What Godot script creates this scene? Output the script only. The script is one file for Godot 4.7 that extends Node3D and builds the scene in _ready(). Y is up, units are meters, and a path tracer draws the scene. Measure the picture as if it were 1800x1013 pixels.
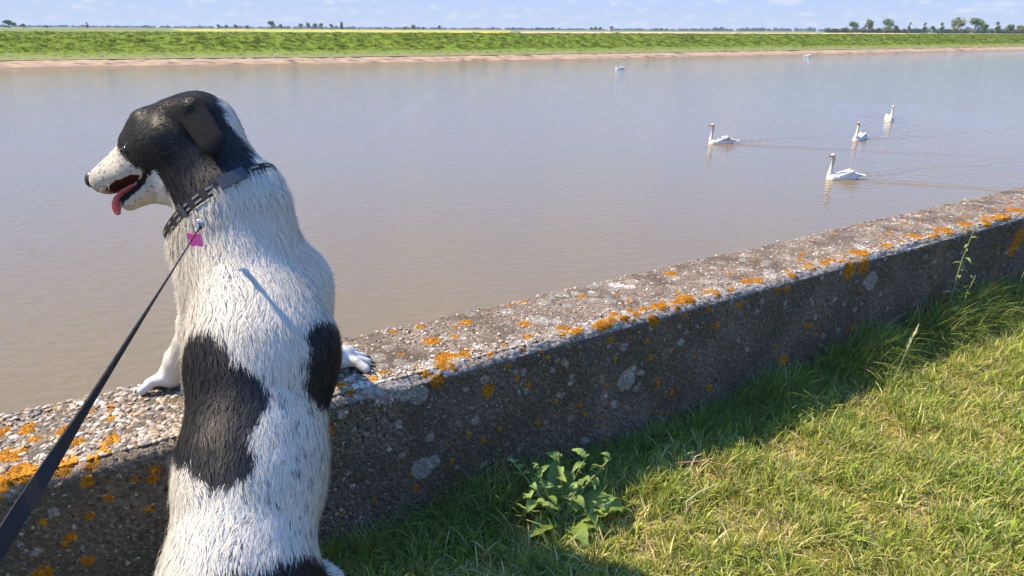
extends Node3D
# A black and white dog leaning on a lichen-grown river wall, swans on the water behind.
# World: y up, lawn at y = 0, eye at (0, 1.35, 0) looking towards -z.

const EYE := 1.35
const WALL_TOP := 0.467
const WALL_NEAR := 1.570      # distance of the near face from the eye's foot
const WALL_THICK := 0.361
const WATER := -1.85
const ALONG := Vector3(0.84339, 0.0, -0.53730)   # direction in which wall and river run
const TOWARD := Vector3(0.53730, 0.0, 0.84339)   # from the wall towards the lawn
var M := {}
var fine := FastNoiseLite.new()
var rough := FastNoiseLite.new()
var broad := FastNoiseLite.new()
var spots := FastNoiseLite.new()
var soft := FastNoiseLite.new()

# ---------------------------------------------------------------- helpers
func wp(s: float, n: float, y: float) -> Vector3:      # a place given along the wall, away from it and up
	return ALONG * s + TOWARD * n + Vector3(0, y, 0)

func tag(o: Node, label: String, category := "", group := "", kind := "") -> Node:
	if label: o.set_meta("label", label)
	if category: o.set_meta("category", category)
	if group: o.set_meta("group", group)
	if kind: o.set_meta("kind", kind)
	return o

func thing(called: String, at: Vector3, label: String, category: String, group := "") -> Node3D:
	var o := Node3D.new()
	o.name = called
	add_child(o, true)
	o.position = at
	tag(o, label, category, group)
	return o

func part(called: String, mesh: Mesh, material: Material, parent: Node, at := Transform3D.IDENTITY) -> MeshInstance3D:
	var o := MeshInstance3D.new()
	o.name = called
	o.mesh = mesh
	o.material_override = material
	parent.add_child(o, true)
	o.transform = at
	return o

func many(called: String, mesh: Mesh, material: Material, places: Array, colors: PackedColorArray, parent: Node) -> MultiMeshInstance3D:
	var mm := MultiMesh.new()
	mm.transform_format = MultiMesh.TRANSFORM_3D
	mm.use_colors = true
	mm.mesh = mesh
	mm.instance_count = places.size()
	for i in places.size():
		mm.set_instance_transform(i, places[i])
		mm.set_instance_color(i, colors[i])
	var o := MultiMeshInstance3D.new()
	o.name = called
	o.multimesh = mm
	o.material_override = material
	parent.add_child(o, true)
	return o

func mat(called: String, rgb: Color, roughness := 0.8, specular := 0.5, vertex := false) -> StandardMaterial3D:
	var m := StandardMaterial3D.new()
	m.resource_name = called
	m.albedo_color = rgb.linear_to_srgb()
	m.roughness = roughness
	m.metallic_specular = specular
	m.vertex_color_use_as_albedo = vertex
	m.cull_mode = BaseMaterial3D.CULL_DISABLED
	M[called] = m
	return m

func noise_tex(frequency: float, octaves: int, seed_: int, ramp: Array, size := 512, type := FastNoiseLite.TYPE_SIMPLEX_SMOOTH, normal := 0.0) -> NoiseTexture2D:
	var n := FastNoiseLite.new()
	n.noise_type = type
	n.frequency = frequency
	n.fractal_octaves = octaves
	n.seed = seed_
	var t := NoiseTexture2D.new()
	t.noise = n
	t.width = size
	t.height = size
	t.seamless = true
	t.generate_mipmaps = false
	if normal > 0.0:
		t.as_normal_map = true
		t.bump_strength = normal
	elif ramp:
		var g := Gradient.new()
		var offs := PackedFloat32Array()
		var cols := PackedColorArray()
		for r in ramp:
			offs.append(r[0])
			cols.append(r[1])
		g.offsets = offs
		g.colors = cols
		t.color_ramp = g
	return t

func commit(v: PackedVector3Array, n: PackedVector3Array, c: PackedColorArray, idx: PackedInt32Array, uv := PackedVector2Array()) -> ArrayMesh:
	var a := []
	a.resize(Mesh.ARRAY_MAX)
	a[Mesh.ARRAY_VERTEX] = v
	if n.size() == v.size(): a[Mesh.ARRAY_NORMAL] = n
	if c.size() == v.size(): a[Mesh.ARRAY_COLOR] = c
	if uv.size() == v.size(): a[Mesh.ARRAY_TEX_UV] = uv
	a[Mesh.ARRAY_INDEX] = idx
	var m := ArrayMesh.new()
	m.add_surface_from_arrays(Mesh.PRIMITIVE_TRIANGLES, a)
	return m

func smooth_normals(v: PackedVector3Array, idx: PackedInt32Array) -> PackedVector3Array:
	var n := PackedVector3Array()
	n.resize(v.size())
	for t in range(0, idx.size(), 3):
		var a := v[idx[t]]
		var f := (v[idx[t + 2]] - a).cross(v[idx[t + 1]] - a)
		n[idx[t]] += f
		n[idx[t + 1]] += f
		n[idx[t + 2]] += f
	for i in n.size():
		n[i] = n[i].normalized()
	return n

# a sheet of rows x columns points
func grid(v: PackedVector3Array, rows: int, cols: int, c := PackedColorArray()) -> ArrayMesh:
	var idx := PackedInt32Array()
	for r in rows - 1:
		for k in cols - 1:
			var a := r * cols + k
			idx.append_array([a, a + 1, a + cols, a + 1, a + cols + 1, a + cols])
	return commit(v, smooth_normals(v, idx), c, idx)

# a round bar along a path, radii per point
func tube(path: Array, radii: Array, sides := 8, squash := 1.0) -> ArrayMesh:
	var v := PackedVector3Array()
	var idx := PackedInt32Array()
	var up := Vector3(0.3, 1, 0.2).normalized()
	for i in path.size():
		var d: Vector3 = (path[mini(i + 1, path.size() - 1)] - path[maxi(i - 1, 0)])
		d = d.normalized()
		var x := d.cross(up)
		if x.length() < 0.05: x = d.cross(Vector3(1, 0, 0))
		x = x.normalized()
		var y := x.cross(d)
		for k in sides:
			var t := TAU * k / sides
			v.append(path[i] + (x * cos(t) + y * sin(t) * squash) * radii[i])
	for i in path.size() - 1:
		for k in sides:
			var a := i * sides + k
			var b := i * sides + (k + 1) % sides
			idx.append_array([a, a + sides, b, b, a + sides, b + sides])
	var c0 := v.size()
	v.append(path[0])
	v.append(path[-1])
	for k in sides:
		idx.append_array([c0, k, (k + 1) % sides])
		var e := (path.size() - 1) * sides
		idx.append_array([c0 + 1, e + (k + 1) % sides, e + k])
	return commit(v, smooth_normals(v, idx), PackedColorArray(), idx)

func ball(rx: float, ry: float, rz: float, seg := 16) -> SphereMesh:
	var m := SphereMesh.new()
	m.radius = rx
	m.height = 2.0 * ry
	m.radial_segments = seg
	m.rings = seg / 2
	return m

# ---------------------------------------------------------------- bodies grown round bones
var BA := PackedVector3Array()
var BD := PackedVector3Array()
var BI := PackedFloat32Array()
var B0 := PackedFloat32Array()
var B1 := PackedFloat32Array()
var BK := PackedFloat32Array()
var BX := PackedVector3Array()
var BF := PackedFloat32Array()
var BH := PackedFloat32Array()     # hair length of the bone's skin
var carve: Array = []              # hollows: [a, b, ra, rb]

func bones_clear() -> void:
	for a in [BA, BD, BI, B0, B1, BK, BX, BF, BH]: a.clear()
	carve.clear()

func bone(a: Vector3, b: Vector3, ra: float, rb: float, k := 0.03, hair := 0.02, flat := Vector3.ZERO, thin := 1.0) -> void:
	BA.append(a)
	BD.append(b - a)
	BI.append(1.0 / maxf((b - a).length_squared(), 1e-9))
	B0.append(ra)
	B1.append(rb - ra)
	BK.append(k)
	BX.append(flat)
	BF.append(thin)
	BH.append(hair)

func one(i: int, p: Vector3) -> float:
	var q := p - BA[i]
	if BF[i] != 1.0:
		q += BX[i] * (q.dot(BX[i]) * (BF[i] - 1.0))
	var t := clampf(q.dot(BD[i]) * BI[i], 0.0, 1.0)
	return (q - BD[i] * t).length() - B0[i] - B1[i] * t

func field(p: Vector3, act: PackedInt32Array) -> float:
	var d := 10.0
	for i in act:
		var q := p - BA[i]
		if BF[i] != 1.0:
			q += BX[i] * (q.dot(BX[i]) * (BF[i] - 1.0))
		var t := clampf(q.dot(BD[i]) * BI[i], 0.0, 1.0)
		var e := (q - BD[i] * t).length() - B0[i] - B1[i] * t
		var k := BK[i]
		var h := k - absf(d - e)
		d = minf(d, e)
		if h > 0.0: d -= h * h * 0.25 / k
	for c in carve:
		var q: Vector3 = p - c[0]
		var ab: Vector3 = c[1] - c[0]
		var t := clampf(q.dot(ab) / ab.length_squared(), 0.0, 1.0)
		var e: float = c[2] + (c[3] - c[2]) * t - (q - ab * t).length()
		d = maxf(d, e)
	return d

const FROM: Array[int] = [0, 0, 0, 1, 1, 2, 2, 3, 3, 4, 5, 6]
const TO: Array[int] = [1, 2, 3, 4, 5, 4, 6, 5, 6, 7, 7, 7]
const START: Array[Vector3] = [Vector3(0, 0, 0), Vector3(0, 0, 0), Vector3(0, 0, 0), Vector3(1, 0, 0), Vector3(1, 0, 0), Vector3(0, 1, 0), Vector3(0, 1, 0), Vector3(0, 0, 1), Vector3(0, 0, 1), Vector3(1, 1, 0), Vector3(1, 0, 1), Vector3(0, 1, 1)]
const STEP: Array[Vector3] = [Vector3(1, 0, 0), Vector3(0, 1, 0), Vector3(0, 0, 1), Vector3(0, 1, 0), Vector3(0, 0, 1), Vector3(1, 0, 0), Vector3(0, 0, 1), Vector3(1, 0, 0), Vector3(0, 1, 0), Vector3(0, 0, 1), Vector3(0, 1, 0), Vector3(1, 0, 0)]

# surface nets; keep(p) limits the region
func skin(lo: Vector3, hi: Vector3, cell: float, keep: Callable) -> Array:
	var nb := 8
	var bs := cell * nb
	var nx := int(ceil((hi.x - lo.x) / bs))
	var ny := int(ceil((hi.y - lo.y) / bs))
	var nz := int(ceil((hi.z - lo.z) / bs))
	var half := bs * 0.8661
	var at := {}
	var v := PackedVector3Array()
	var edges: Array[PackedInt32Array] = []
	var s := nb + 1
	var corner := PackedFloat32Array()
	corner.resize(8)
	var val := PackedFloat32Array()
	val.resize(s * s * s)
	for bx in nx:
		for by in ny:
			for bz in nz:
				var o := lo + Vector3(bx, by, bz) * bs
				var mid := o + Vector3.ONE * bs * 0.5
				if not keep.call(mid, half): continue
				var es := PackedFloat32Array()
				var least := 10.0
				for i in BA.size():
					var e := one(i, mid) / (BF[i] if BF[i] > 1.0 else 1.0)
					es.append(e)
					least = minf(least, e)
				if least > half + 0.04: continue
				var act := PackedInt32Array()
				for i in BA.size():
					if es[i] < least + 2.0 * half * 1.2 + 0.05: act.append(i)
				var fm := field(mid, act)
				if fm < -half * 1.3 and not carve: continue
				var any_in := false
				var any_out := false
				var w := 0
				for i in s:
					for j in s:
						for k in s:
							var f := field(o + Vector3(i, j, k) * cell, act)
							val[w] = f
							w += 1
							if f < 0.0: any_in = true
							else: any_out = true
				if not (any_in and any_out): continue
				for i in nb:
					for j in nb:
						for k in nb:
							var b := (i * s + j) * s + k
							var c0 := val[b]
							var c1 := val[b + s * s]
							var c2 := val[b + s]
							var c3 := val[b + 1]
							var inside := c0 < 0.0
							var g := Vector3i(bx * nb + i, by * nb + j, bz * nb + k)
							if (c1 < 0.0) != inside: edges.append(PackedInt32Array([0, g.x, g.y, g.z, int(inside)]))
							if (c2 < 0.0) != inside: edges.append(PackedInt32Array([1, g.x, g.y, g.z, int(inside)]))
							if (c3 < 0.0) != inside: edges.append(PackedInt32Array([2, g.x, g.y, g.z, int(inside)]))
							var c4 := val[b + s * s + s]
							var c5 := val[b + s * s + 1]
							var c6 := val[b + s + 1]
							var c7 := val[b + s * s + s + 1]
							var count := int(inside) + int(c1 < 0.0) + int(c2 < 0.0) + int(c3 < 0.0) + int(c4 < 0.0) + int(c5 < 0.0) + int(c6 < 0.0) + int(c7 < 0.0)
							if count == 0 or count == 8: continue
							var sum := Vector3.ZERO
							var m := 0
							corner[0] = c0
							corner[1] = c1
							corner[2] = c2
							corner[3] = c3
							corner[4] = c4
							corner[5] = c5
							corner[6] = c6
							corner[7] = c7
							for e in 12:
								var e0 := corner[FROM[e]]
								var e1 := corner[TO[e]]
								if (e0 < 0.0) != (e1 < 0.0):
									sum += START[e] + STEP[e] * (e0 / (e0 - e1))
									m += 1
							at[g] = v.size()
							v.append(o + (Vector3(i, j, k) + sum / m) * cell)
	var idx := PackedInt32Array()
	for e in edges:
		var g := Vector3i(e[1], e[2], e[3])
		var u: Vector3i
		var w2: Vector3i
		if e[0] == 0:
			u = Vector3i(0, 1, 0)
			w2 = Vector3i(0, 0, 1)
		elif e[0] == 1:
			u = Vector3i(0, 0, 1)
			w2 = Vector3i(1, 0, 0)
		else:
			u = Vector3i(1, 0, 0)
			w2 = Vector3i(0, 1, 0)
		var a: int = at.get(g - u - w2, -1)
		var b: int = at.get(g - w2, -1)
		var c: int = at.get(g, -1)
		var d: int = at.get(g - u, -1)
		if a < 0 or b < 0 or c < 0 or d < 0: continue
		if e[4] == 1: idx.append_array([a, c, b, a, d, c])
		else: idx.append_array([a, b, c, a, c, d])
	return [v, idx]

# ---------------------------------------------------------------- the dog
const DOG := Vector3(-0.52, 0.0, -1.12)
const BACK := Vector3(-0.05, 0.60, 0.798)
const HS := 1.065
const HEAD := Vector3(-0.7504, 1.1240, -1.5787)
var HFv: Vector3      # towards the nose
var HUv: Vector3      # towards the crown
var HLv: Vector3      # towards the dog's left cheek

func hp(f: float, u: float, l := 0.0) -> Vector3:      # a place in the head's own axes
	return HEAD + (HFv * f + HUv * u + HLv * l) * HS

func hbone(a: Vector3, b: Vector3, ra: float, rb: float, k := 0.03, hair := 0.02, flat := Vector3.ZERO, thin := 1.0) -> void:
	bone(a, b, ra * HS, rb * HS, k, hair, flat, thin)

func head_bones() -> void:
	var skull := 0.02
	hbone(hp(0.024, 0.000), hp(-0.058, -0.012), 0.066, 0.068, 0.03, 0.014, HLv, 1.05)
	hbone(hp(0.022, 0.020), hp(-0.062, 0.004), 0.046, 0.052, 0.03, 0.011)
	for l in [-1.0, 1.0]:
		hbone(hp(0.070, 0.026, 0.027 * l), hp(0.03, 0.036, 0.03 * l), 0.021, 0.03, skull, 0.008)
		hbone(hp(0.075, -0.008, 0.034 * l), hp(0.0, -0.022, 0.046 * l), 0.026, 0.044, 0.03, 0.012)
		hbone(hp(0.168, -0.017, 0.013 * l), hp(0.10, -0.026, 0.024 * l), 0.020, 0.025, 0.018, 0.008)
		hbone(hp(0.10, -0.026, 0.024 * l), hp(0.055, -0.042, 0.036 * l), 0.025, 0.026, 0.02, 0.008)
		hbone(hp(0.150, -0.073, 0.007 * l), hp(0.06, -0.076, 0.028 * l), 0.012, 0.018, 0.014, 0.006)
		# the hanging ear, folded back over the neck
		var e := 1.0 if l > 0.0 else 0.62      # the far ear lies closer to the neck
		var g := 0.0 if l > 0.0 else 0.045
		hbone(hp(-0.036, 0.026, 0.052 * l), hp(-0.090 + g, -0.004, 0.078 * l * e), 0.022, 0.024, 0.018, 0.009)
		hbone(hp(-0.092 + g, -0.014, 0.090 * l * e), hp(-0.102 + g, -0.086, 0.122 * l * e), 0.031 * e, 0.026 * e, 0.008, 0.0055, HLv, 3.8)
		hbone(hp(-0.050, 0.026, 0.068 * l), hp(-0.046, -0.024, 0.074 * l), 0.010, 0.007, 0.008, 0.010)
	hbone(hp(0.176, -0.005), hp(0.080, 0.002), 0.026, 0.042, 0.022, 0.008)
	hbone(hp(0.150, -0.078), hp(0.055, -0.084), 0.011, 0.026, 0.016, 0.008)
	hbone(hp(0.065, -0.082), hp(0.0, -0.085), 0.030, 0.052, 0.03, 0.014)
	# neck, with a straight nape
	hbone(hp(-0.066, -0.030), hp(-0.084, -0.170), 0.052, 0.056, 0.05, 0.022)
	hbone(hp(-0.012, -0.03), hp(-0.035, -0.185), 0.074, 0.094, 0.05, 0.022)

func dog_bones() -> void:
	var d := Vector3.ZERO
	head_bones()
	var shoulder := Vector3(-0.600, 0.892, -1.489)
	var rib := Vector3(-0.516, 0.715, -1.333)
	var loin := Vector3(-0.502, 0.540, -1.165)
	var rump := Vector3(-0.486, 0.414, -1.000)
	bone(hp(-0.040, -0.200), shoulder, 0.094, 0.098, 0.05, 0.038)
	bone(shoulder, rib, 0.096, 0.131, 0.055, 0.036)
	bone(Vector3(-0.682, 0.888, -1.520), Vector3(-0.655, 0.76, -1.515), 0.070, 0.074, 0.06, 0.034)      # left shoulder and chest
	bone(Vector3(-0.548, 0.85, -1.53), Vector3(-0.505, 0.75, -1.51), 0.05, 0.072, 0.05, 0.034)           # right shoulder
	bone(Vector3(-0.536, 0.985, -1.505), Vector3(-0.516, 0.880, -1.495), 0.042, 0.046, 0.05, 0.030)
	bone(Vector3(-0.61, 0.83, -1.59), Vector3(-0.56, 0.68, -1.42), 0.10, 0.11, 0.06, 0.03)             # breast
	bone(rib, loin, 0.138, 0.122, 0.08, 0.026)
	bone(loin, rump, 0.122, 0.122, 0.08, 0.026)
	bone(rump, rump + Vector3(0.0, -0.06, 0.03), 0.122, 0.10, 0.06, 0.028)
	# hind legs: thigh, shank, hock, foot
	for l in [-1.0, 1.0]:
		var hip := rump + Vector3(0.055 * l, -0.05, -0.01)
		var knee := Vector3(-0.50 + 0.095 * l, 0.245, -1.16)
		var hock := Vector3(-0.49 + 0.10 * l, 0.145, -0.985)
		var heel := Vector3(-0.50 + 0.10 * l, 0.035, -1.035)
		bone(hip, knee, 0.088, 0.056, 0.05, 0.026)
		bone(knee, hock, 0.056, 0.030, 0.03, 0.018)
		bone(hock, heel, 0.028, 0.026, 0.02, 0.014)
		bone(heel, heel + Vector3(-0.01, -0.008, -0.07), 0.028, 0.027, 0.02, 0.012)
		for k in 4:
			var x := (k - 1.5) * 0.021
			bone(heel + Vector3(x * 0.7, -0.010, -0.06), heel + Vector3(x - 0.012, -0.018, -0.105), 0.016, 0.013, 0.008, 0.010)
	# tail hanging behind
	bone(rump + Vector3(0.0, -0.02, 0.10), rump + Vector3(0.02, -0.20, 0.17), 0.036, 0.028, 0.03, 0.05)
	bone(rump + Vector3(0.02, -0.20, 0.17), rump + Vector3(0.05, -0.36, 0.16), 0.028, 0.014, 0.03, 0.06)
	# fore legs reaching on to the wall
	foreleg(Vector3(-0.655, 0.82, -1.50), Vector3(-0.735, 0.690, -1.545), Vector3(-0.845, 0.560, -1.615), Vector3(-0.880, 0.506, -1.633), Vector3(-0.80, 0, -0.26))
	foreleg(Vector3(-0.500, 0.80, -1.52), Vector3(-0.500, 0.640, -1.60), Vector3(-0.490, 0.515, -1.715), Vector3(-0.462, 0.503, -1.752), Vector3(0.80, 0, -0.42))

func foreleg(top: Vector3, elbow: Vector3, wrist: Vector3, palm: Vector3, ahead: Vector3) -> void:
	ahead = ahead.normalized()
	var side := ahead.cross(Vector3.UP)
	bone(top, elbow, 0.085, 0.050, 0.05, 0.026)
	bone(elbow, wrist, 0.046, 0.029, 0.03, 0.014)
	bone(wrist, palm, 0.029, 0.032, 0.02, 0.010)
	for k in 4:
		var x := (k - 1.5) * 0.028
		var reach := 0.058 if k == 1 or k == 2 else 0.044
		var knuckle := palm + ahead * 0.024 + side * x * 0.85 + Vector3(0, -0.004, 0)
		var tip := palm + ahead * reach + side * x * 1.35
		tip.y = WALL_TOP + 0.016
		bone(palm + side * x * 0.5, knuckle, 0.0165, 0.0135, 0.008, 0.006)
		bone(knuckle, tip, 0.0128, 0.0122, 0.002, 0.007)

# which colour the coat has at a place on the skin: 0 white, 1 black
func coat(p: Vector3) -> float:
	var q := (p - HEAD) / HS
	var f := q.dot(HFv)
	var u := q.dot(HUv)
	var l := q.dot(HLv)
	var j := rough.get_noise_3dv(p * 60.0) * 0.007 + fine.get_noise_3dv(p * 260.0) * 0.004
	if u > -0.178 + j and p.y > 0.90:
		var edge := 0.0
		if u < -0.02: edge = lerpf(0.060, 0.084, clampf((u + 0.07) / 0.05, 0, 1))
		elif u < 0.02: edge = lerpf(0.084, 0.094, (u + 0.02) / 0.04)
		else: edge = lerpf(0.094, 0.080, clampf((u - 0.02) / 0.03, 0, 1))
		if f > edge + j: return 0.0
		if u < -0.068 + j and f > 0.040 + j: return 0.0
		if f < -0.126 + (u + 0.02) * 0.06 + j and absf(l) < 0.068: return 0.0
		if absf(l + j) < 0.013 and u > 0.0: return 0.0
		return 1.0
	var big := j * 1.6
	for b in [[Vector3(-0.591, 0.750, -1.207), 0.072], [Vector3(-0.533, 0.719, -1.121), 0.086], [Vector3(-0.520, 0.670, -1.050), 0.062], [Vector3(-0.588, 0.705, -1.116), 0.090], [Vector3(-0.329, 0.770, -1.300), 0.070], [Vector3(-0.342, 0.702, -1.232), 0.054], [Vector3(-0.332, 0.680, -1.352), 0.070], [Vector3(-0.361, 0.540, -0.822), 0.085], [Vector3(-0.293, 0.514, -0.844), 0.070], [Vector3(-0.438, 0.529, -0.817), 0.070], [Vector3(-0.360, 0.479, -0.746), 0.140]]:
		var away: Vector3 = p - b[0]
		away -= BACK * away.dot(BACK) * 0.72
		if away.length() < b[1] + big: return 1.0
	return 0.0

func make_dog() -> void:
	HFv = (Vector3(1, 0.0052, -0.0019) * -0.883 + Vector3(-0.0056, 0.9389, -0.3441) * -0.469 - Vector3(0, 0.344, 0.939) * 0.06).normalized()
	HLv = Vector3(0, 0.344, 0.939)
	HLv = (HLv - HFv * HLv.dot(HFv)).normalized()
	HUv = HFv.cross(HLv).normalized()
	bones_clear()
	dog_bones()
	var root := thing("dog", DOG, "black and white dog standing up with front paws on the wall", "dog")
	var cut := hp(-0.03, -0.155)
	var body := skin(Vector3(-0.98, -0.01, -1.95), Vector3(-0.28, 1.06, -0.70), 0.009, func(p: Vector3, r: float): return (p - cut).dot(HUv) < r)
	var keep_idx := PackedInt32Array()
	var bv: PackedVector3Array = body[0]
	var bi: PackedInt32Array = body[1]
	for t in range(0, bi.size(), 3):
		if (bv[bi[t]] - cut).dot(HUv) < 0.004: keep_idx.append_array([bi[t], bi[t + 1], bi[t + 2]])
	var head := skin(Vector3(-1.03, 0.86, -1.76), Vector3(-0.52, 1.28, -1.36), 0.0042, func(p: Vector3, r: float): return (p - cut).dot(HUv) > -r)
	var hv: PackedVector3Array = head[0]
	var hi: PackedInt32Array = head[1]
	var off := bv.size()
	bv.append_array(hv)
	for t in range(0, hi.size(), 3):
		if (hv[hi[t]] - cut).dot(HUv) > -0.004: keep_idx.append_array([hi[t] + off, hi[t + 1] + off, hi[t + 2] + off])
	for palm in [Vector3(-0.880, 0.506, -1.633), Vector3(-0.462, 0.503, -1.752)]:
		var rest := PackedInt32Array()
		for t in range(0, keep_idx.size(), 3):
			if bv[keep_idx[t]].distance_to(palm) > 0.086: rest.append_array([keep_idx[t], keep_idx[t + 1], keep_idx[t + 2]])
		var paw := skin(palm - Vector3.ONE * 0.11, palm + Vector3.ONE * 0.11, 0.0036, func(p: Vector3, r: float): return p.distance_to(palm) < 0.095 + r)
		var pv: PackedVector3Array = paw[0]
		var pi: PackedInt32Array = paw[1]
		var base := bv.size()
		bv.append_array(pv)
		for t in range(0, pi.size(), 3):
			if pv[pi[t]].distance_to(palm) < 0.093: rest.append_array([pi[t] + base, pi[t + 1] + base, pi[t + 2] + base])
		keep_idx = rest
	var nn := smooth_normals(bv, keep_idx)
	# skin colour, flow of the hair and hair length at every vertex
	var col := PackedColorArray()
	var flow := PackedVector3Array()
	var hair := PackedFloat32Array()
	col.resize(bv.size())
	flow.resize(bv.size())
	hair.resize(bv.size())
	mark.clear()
	var reach2 := PackedFloat32Array()
	for b in BA.size(): reach2.append(pow(BD[b].length() * 0.5 + maxf(B0[b], B0[b] + B1[b]) + 0.036, 2.0))
	var white := Color(0.57, 0.545, 0.495)
	var black := Color(0.0158, 0.0158, 0.0158)
	for i in bv.size():
		var p := bv[i]
		var way := Vector3.ZERO
		var len := 0.0
		var sum := 0.0
		for b in BA.size():
			if p.distance_squared_to(BA[b] + BD[b] * 0.5) > reach2[b]: continue
			var e := one(b, p)
			if e < 0.035:
				var w := exp(-maxf(e, -0.02) * 110.0)
				way += BD[b] * sqrt(BI[b]) * w
				len += BH[b] * w
				sum += w
		hair[i] = len / maxf(sum, 1e-6)
		var f := way - nn[i] * way.dot(nn[i])
		flow[i] = f.normalized() if f.length() > 1e-5 else Vector3(0, -1, 0)
		mark.append(coat(p))
		var c := black if mark[i] > 0.5 else white
		var q := (p - HEAD) / HS
		var hf := q.dot(HFv)
		var hu := q.dot(HUv)
		var hl := q.dot(HLv)
		# the inside of the mouth and the dark lips
		if hf > 0.055 and hf < 0.172 and hu < -0.035 and hu > -0.105 and absf(hl) < 0.05:
			if nn[i].dot(HUv) < -0.55 and hu > -0.075:
				c = Color(0.035, 0.011, 0.011)
				hair[i] = 0.0
			elif nn[i].dot(HUv) > 0.25:
				c = Color(0.02, 0.012, 0.012)
				hair[i] = 0.0
		var lip := lerpf(-0.061, -0.067, clampf((hf - 0.042) / 0.11, 0, 1))
		if hf > 0.052 and hf < 0.158 and hu < lip + 0.005 and hu > lip - 0.008 * smoothstep(0.05, 0.08, hf) - 0.002:
			c = Color(0.018, 0.014, 0.014)
			hair[i] = 0.0
		if hf > 0.186 and absf(hl) < 0.02 and hu > -0.03:
			c = Color(0.018, 0.017, 0.018)
			hair[i] = 0.0
		if c == white and hair[i] < 0.0105 and p.y > 0.95: c = Color(0.43, 0.395, 0.335) if fine.get_noise_3dv(p * 380.0) < 0.46 else Color(0.10, 0.085, 0.08)
		col[i] = c
	var local := PackedVector3Array()
	local.resize(bv.size())
	for i in bv.size(): local[i] = bv[i] - DOG
	part("body", commit(local, nn, col, keep_idx), M.skin, root)
	grow_fur(root, bv, nn, col, flow, hair, keep_idx)
	measure_neck()
	dog_face(root)

var eye_l := 0.045
var collar_r := PackedFloat32Array()
func measure_neck() -> void:
	var o := hp(-0.033, -0.172)
	var up := (HUv + HFv * 0.10).normalized()
	var fx := (HFv - up * HFv.dot(up)).normalized()
	var lx := up.cross(fx)
	var act := PackedInt32Array(range(BA.size()))
	var raw := PackedFloat32Array()
	for k in 72:
		var dir := fx * cos(TAU * k / 72.0) + lx * sin(TAU * k / 72.0)
		var r := 0.06
		while r < 0.16 and minf(field(o + dir * r + up * 0.012, act), field(o + dir * r - up * 0.012, act)) < 0.004: r += 0.001
		raw.append(r)
	var deep := 0.09
	while deep > 0.02 and field(hp(0.074, -0.002, deep), act) > 0.0: deep -= 0.0005
	eye_l = deep
	for k in 72: collar_r.append((raw[k] * 2.0 + raw[(k + 1) % 72] + raw[(k + 71) % 72] + raw[(k + 3) % 72] + raw[(k + 69) % 72]) / 6.0)

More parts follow.
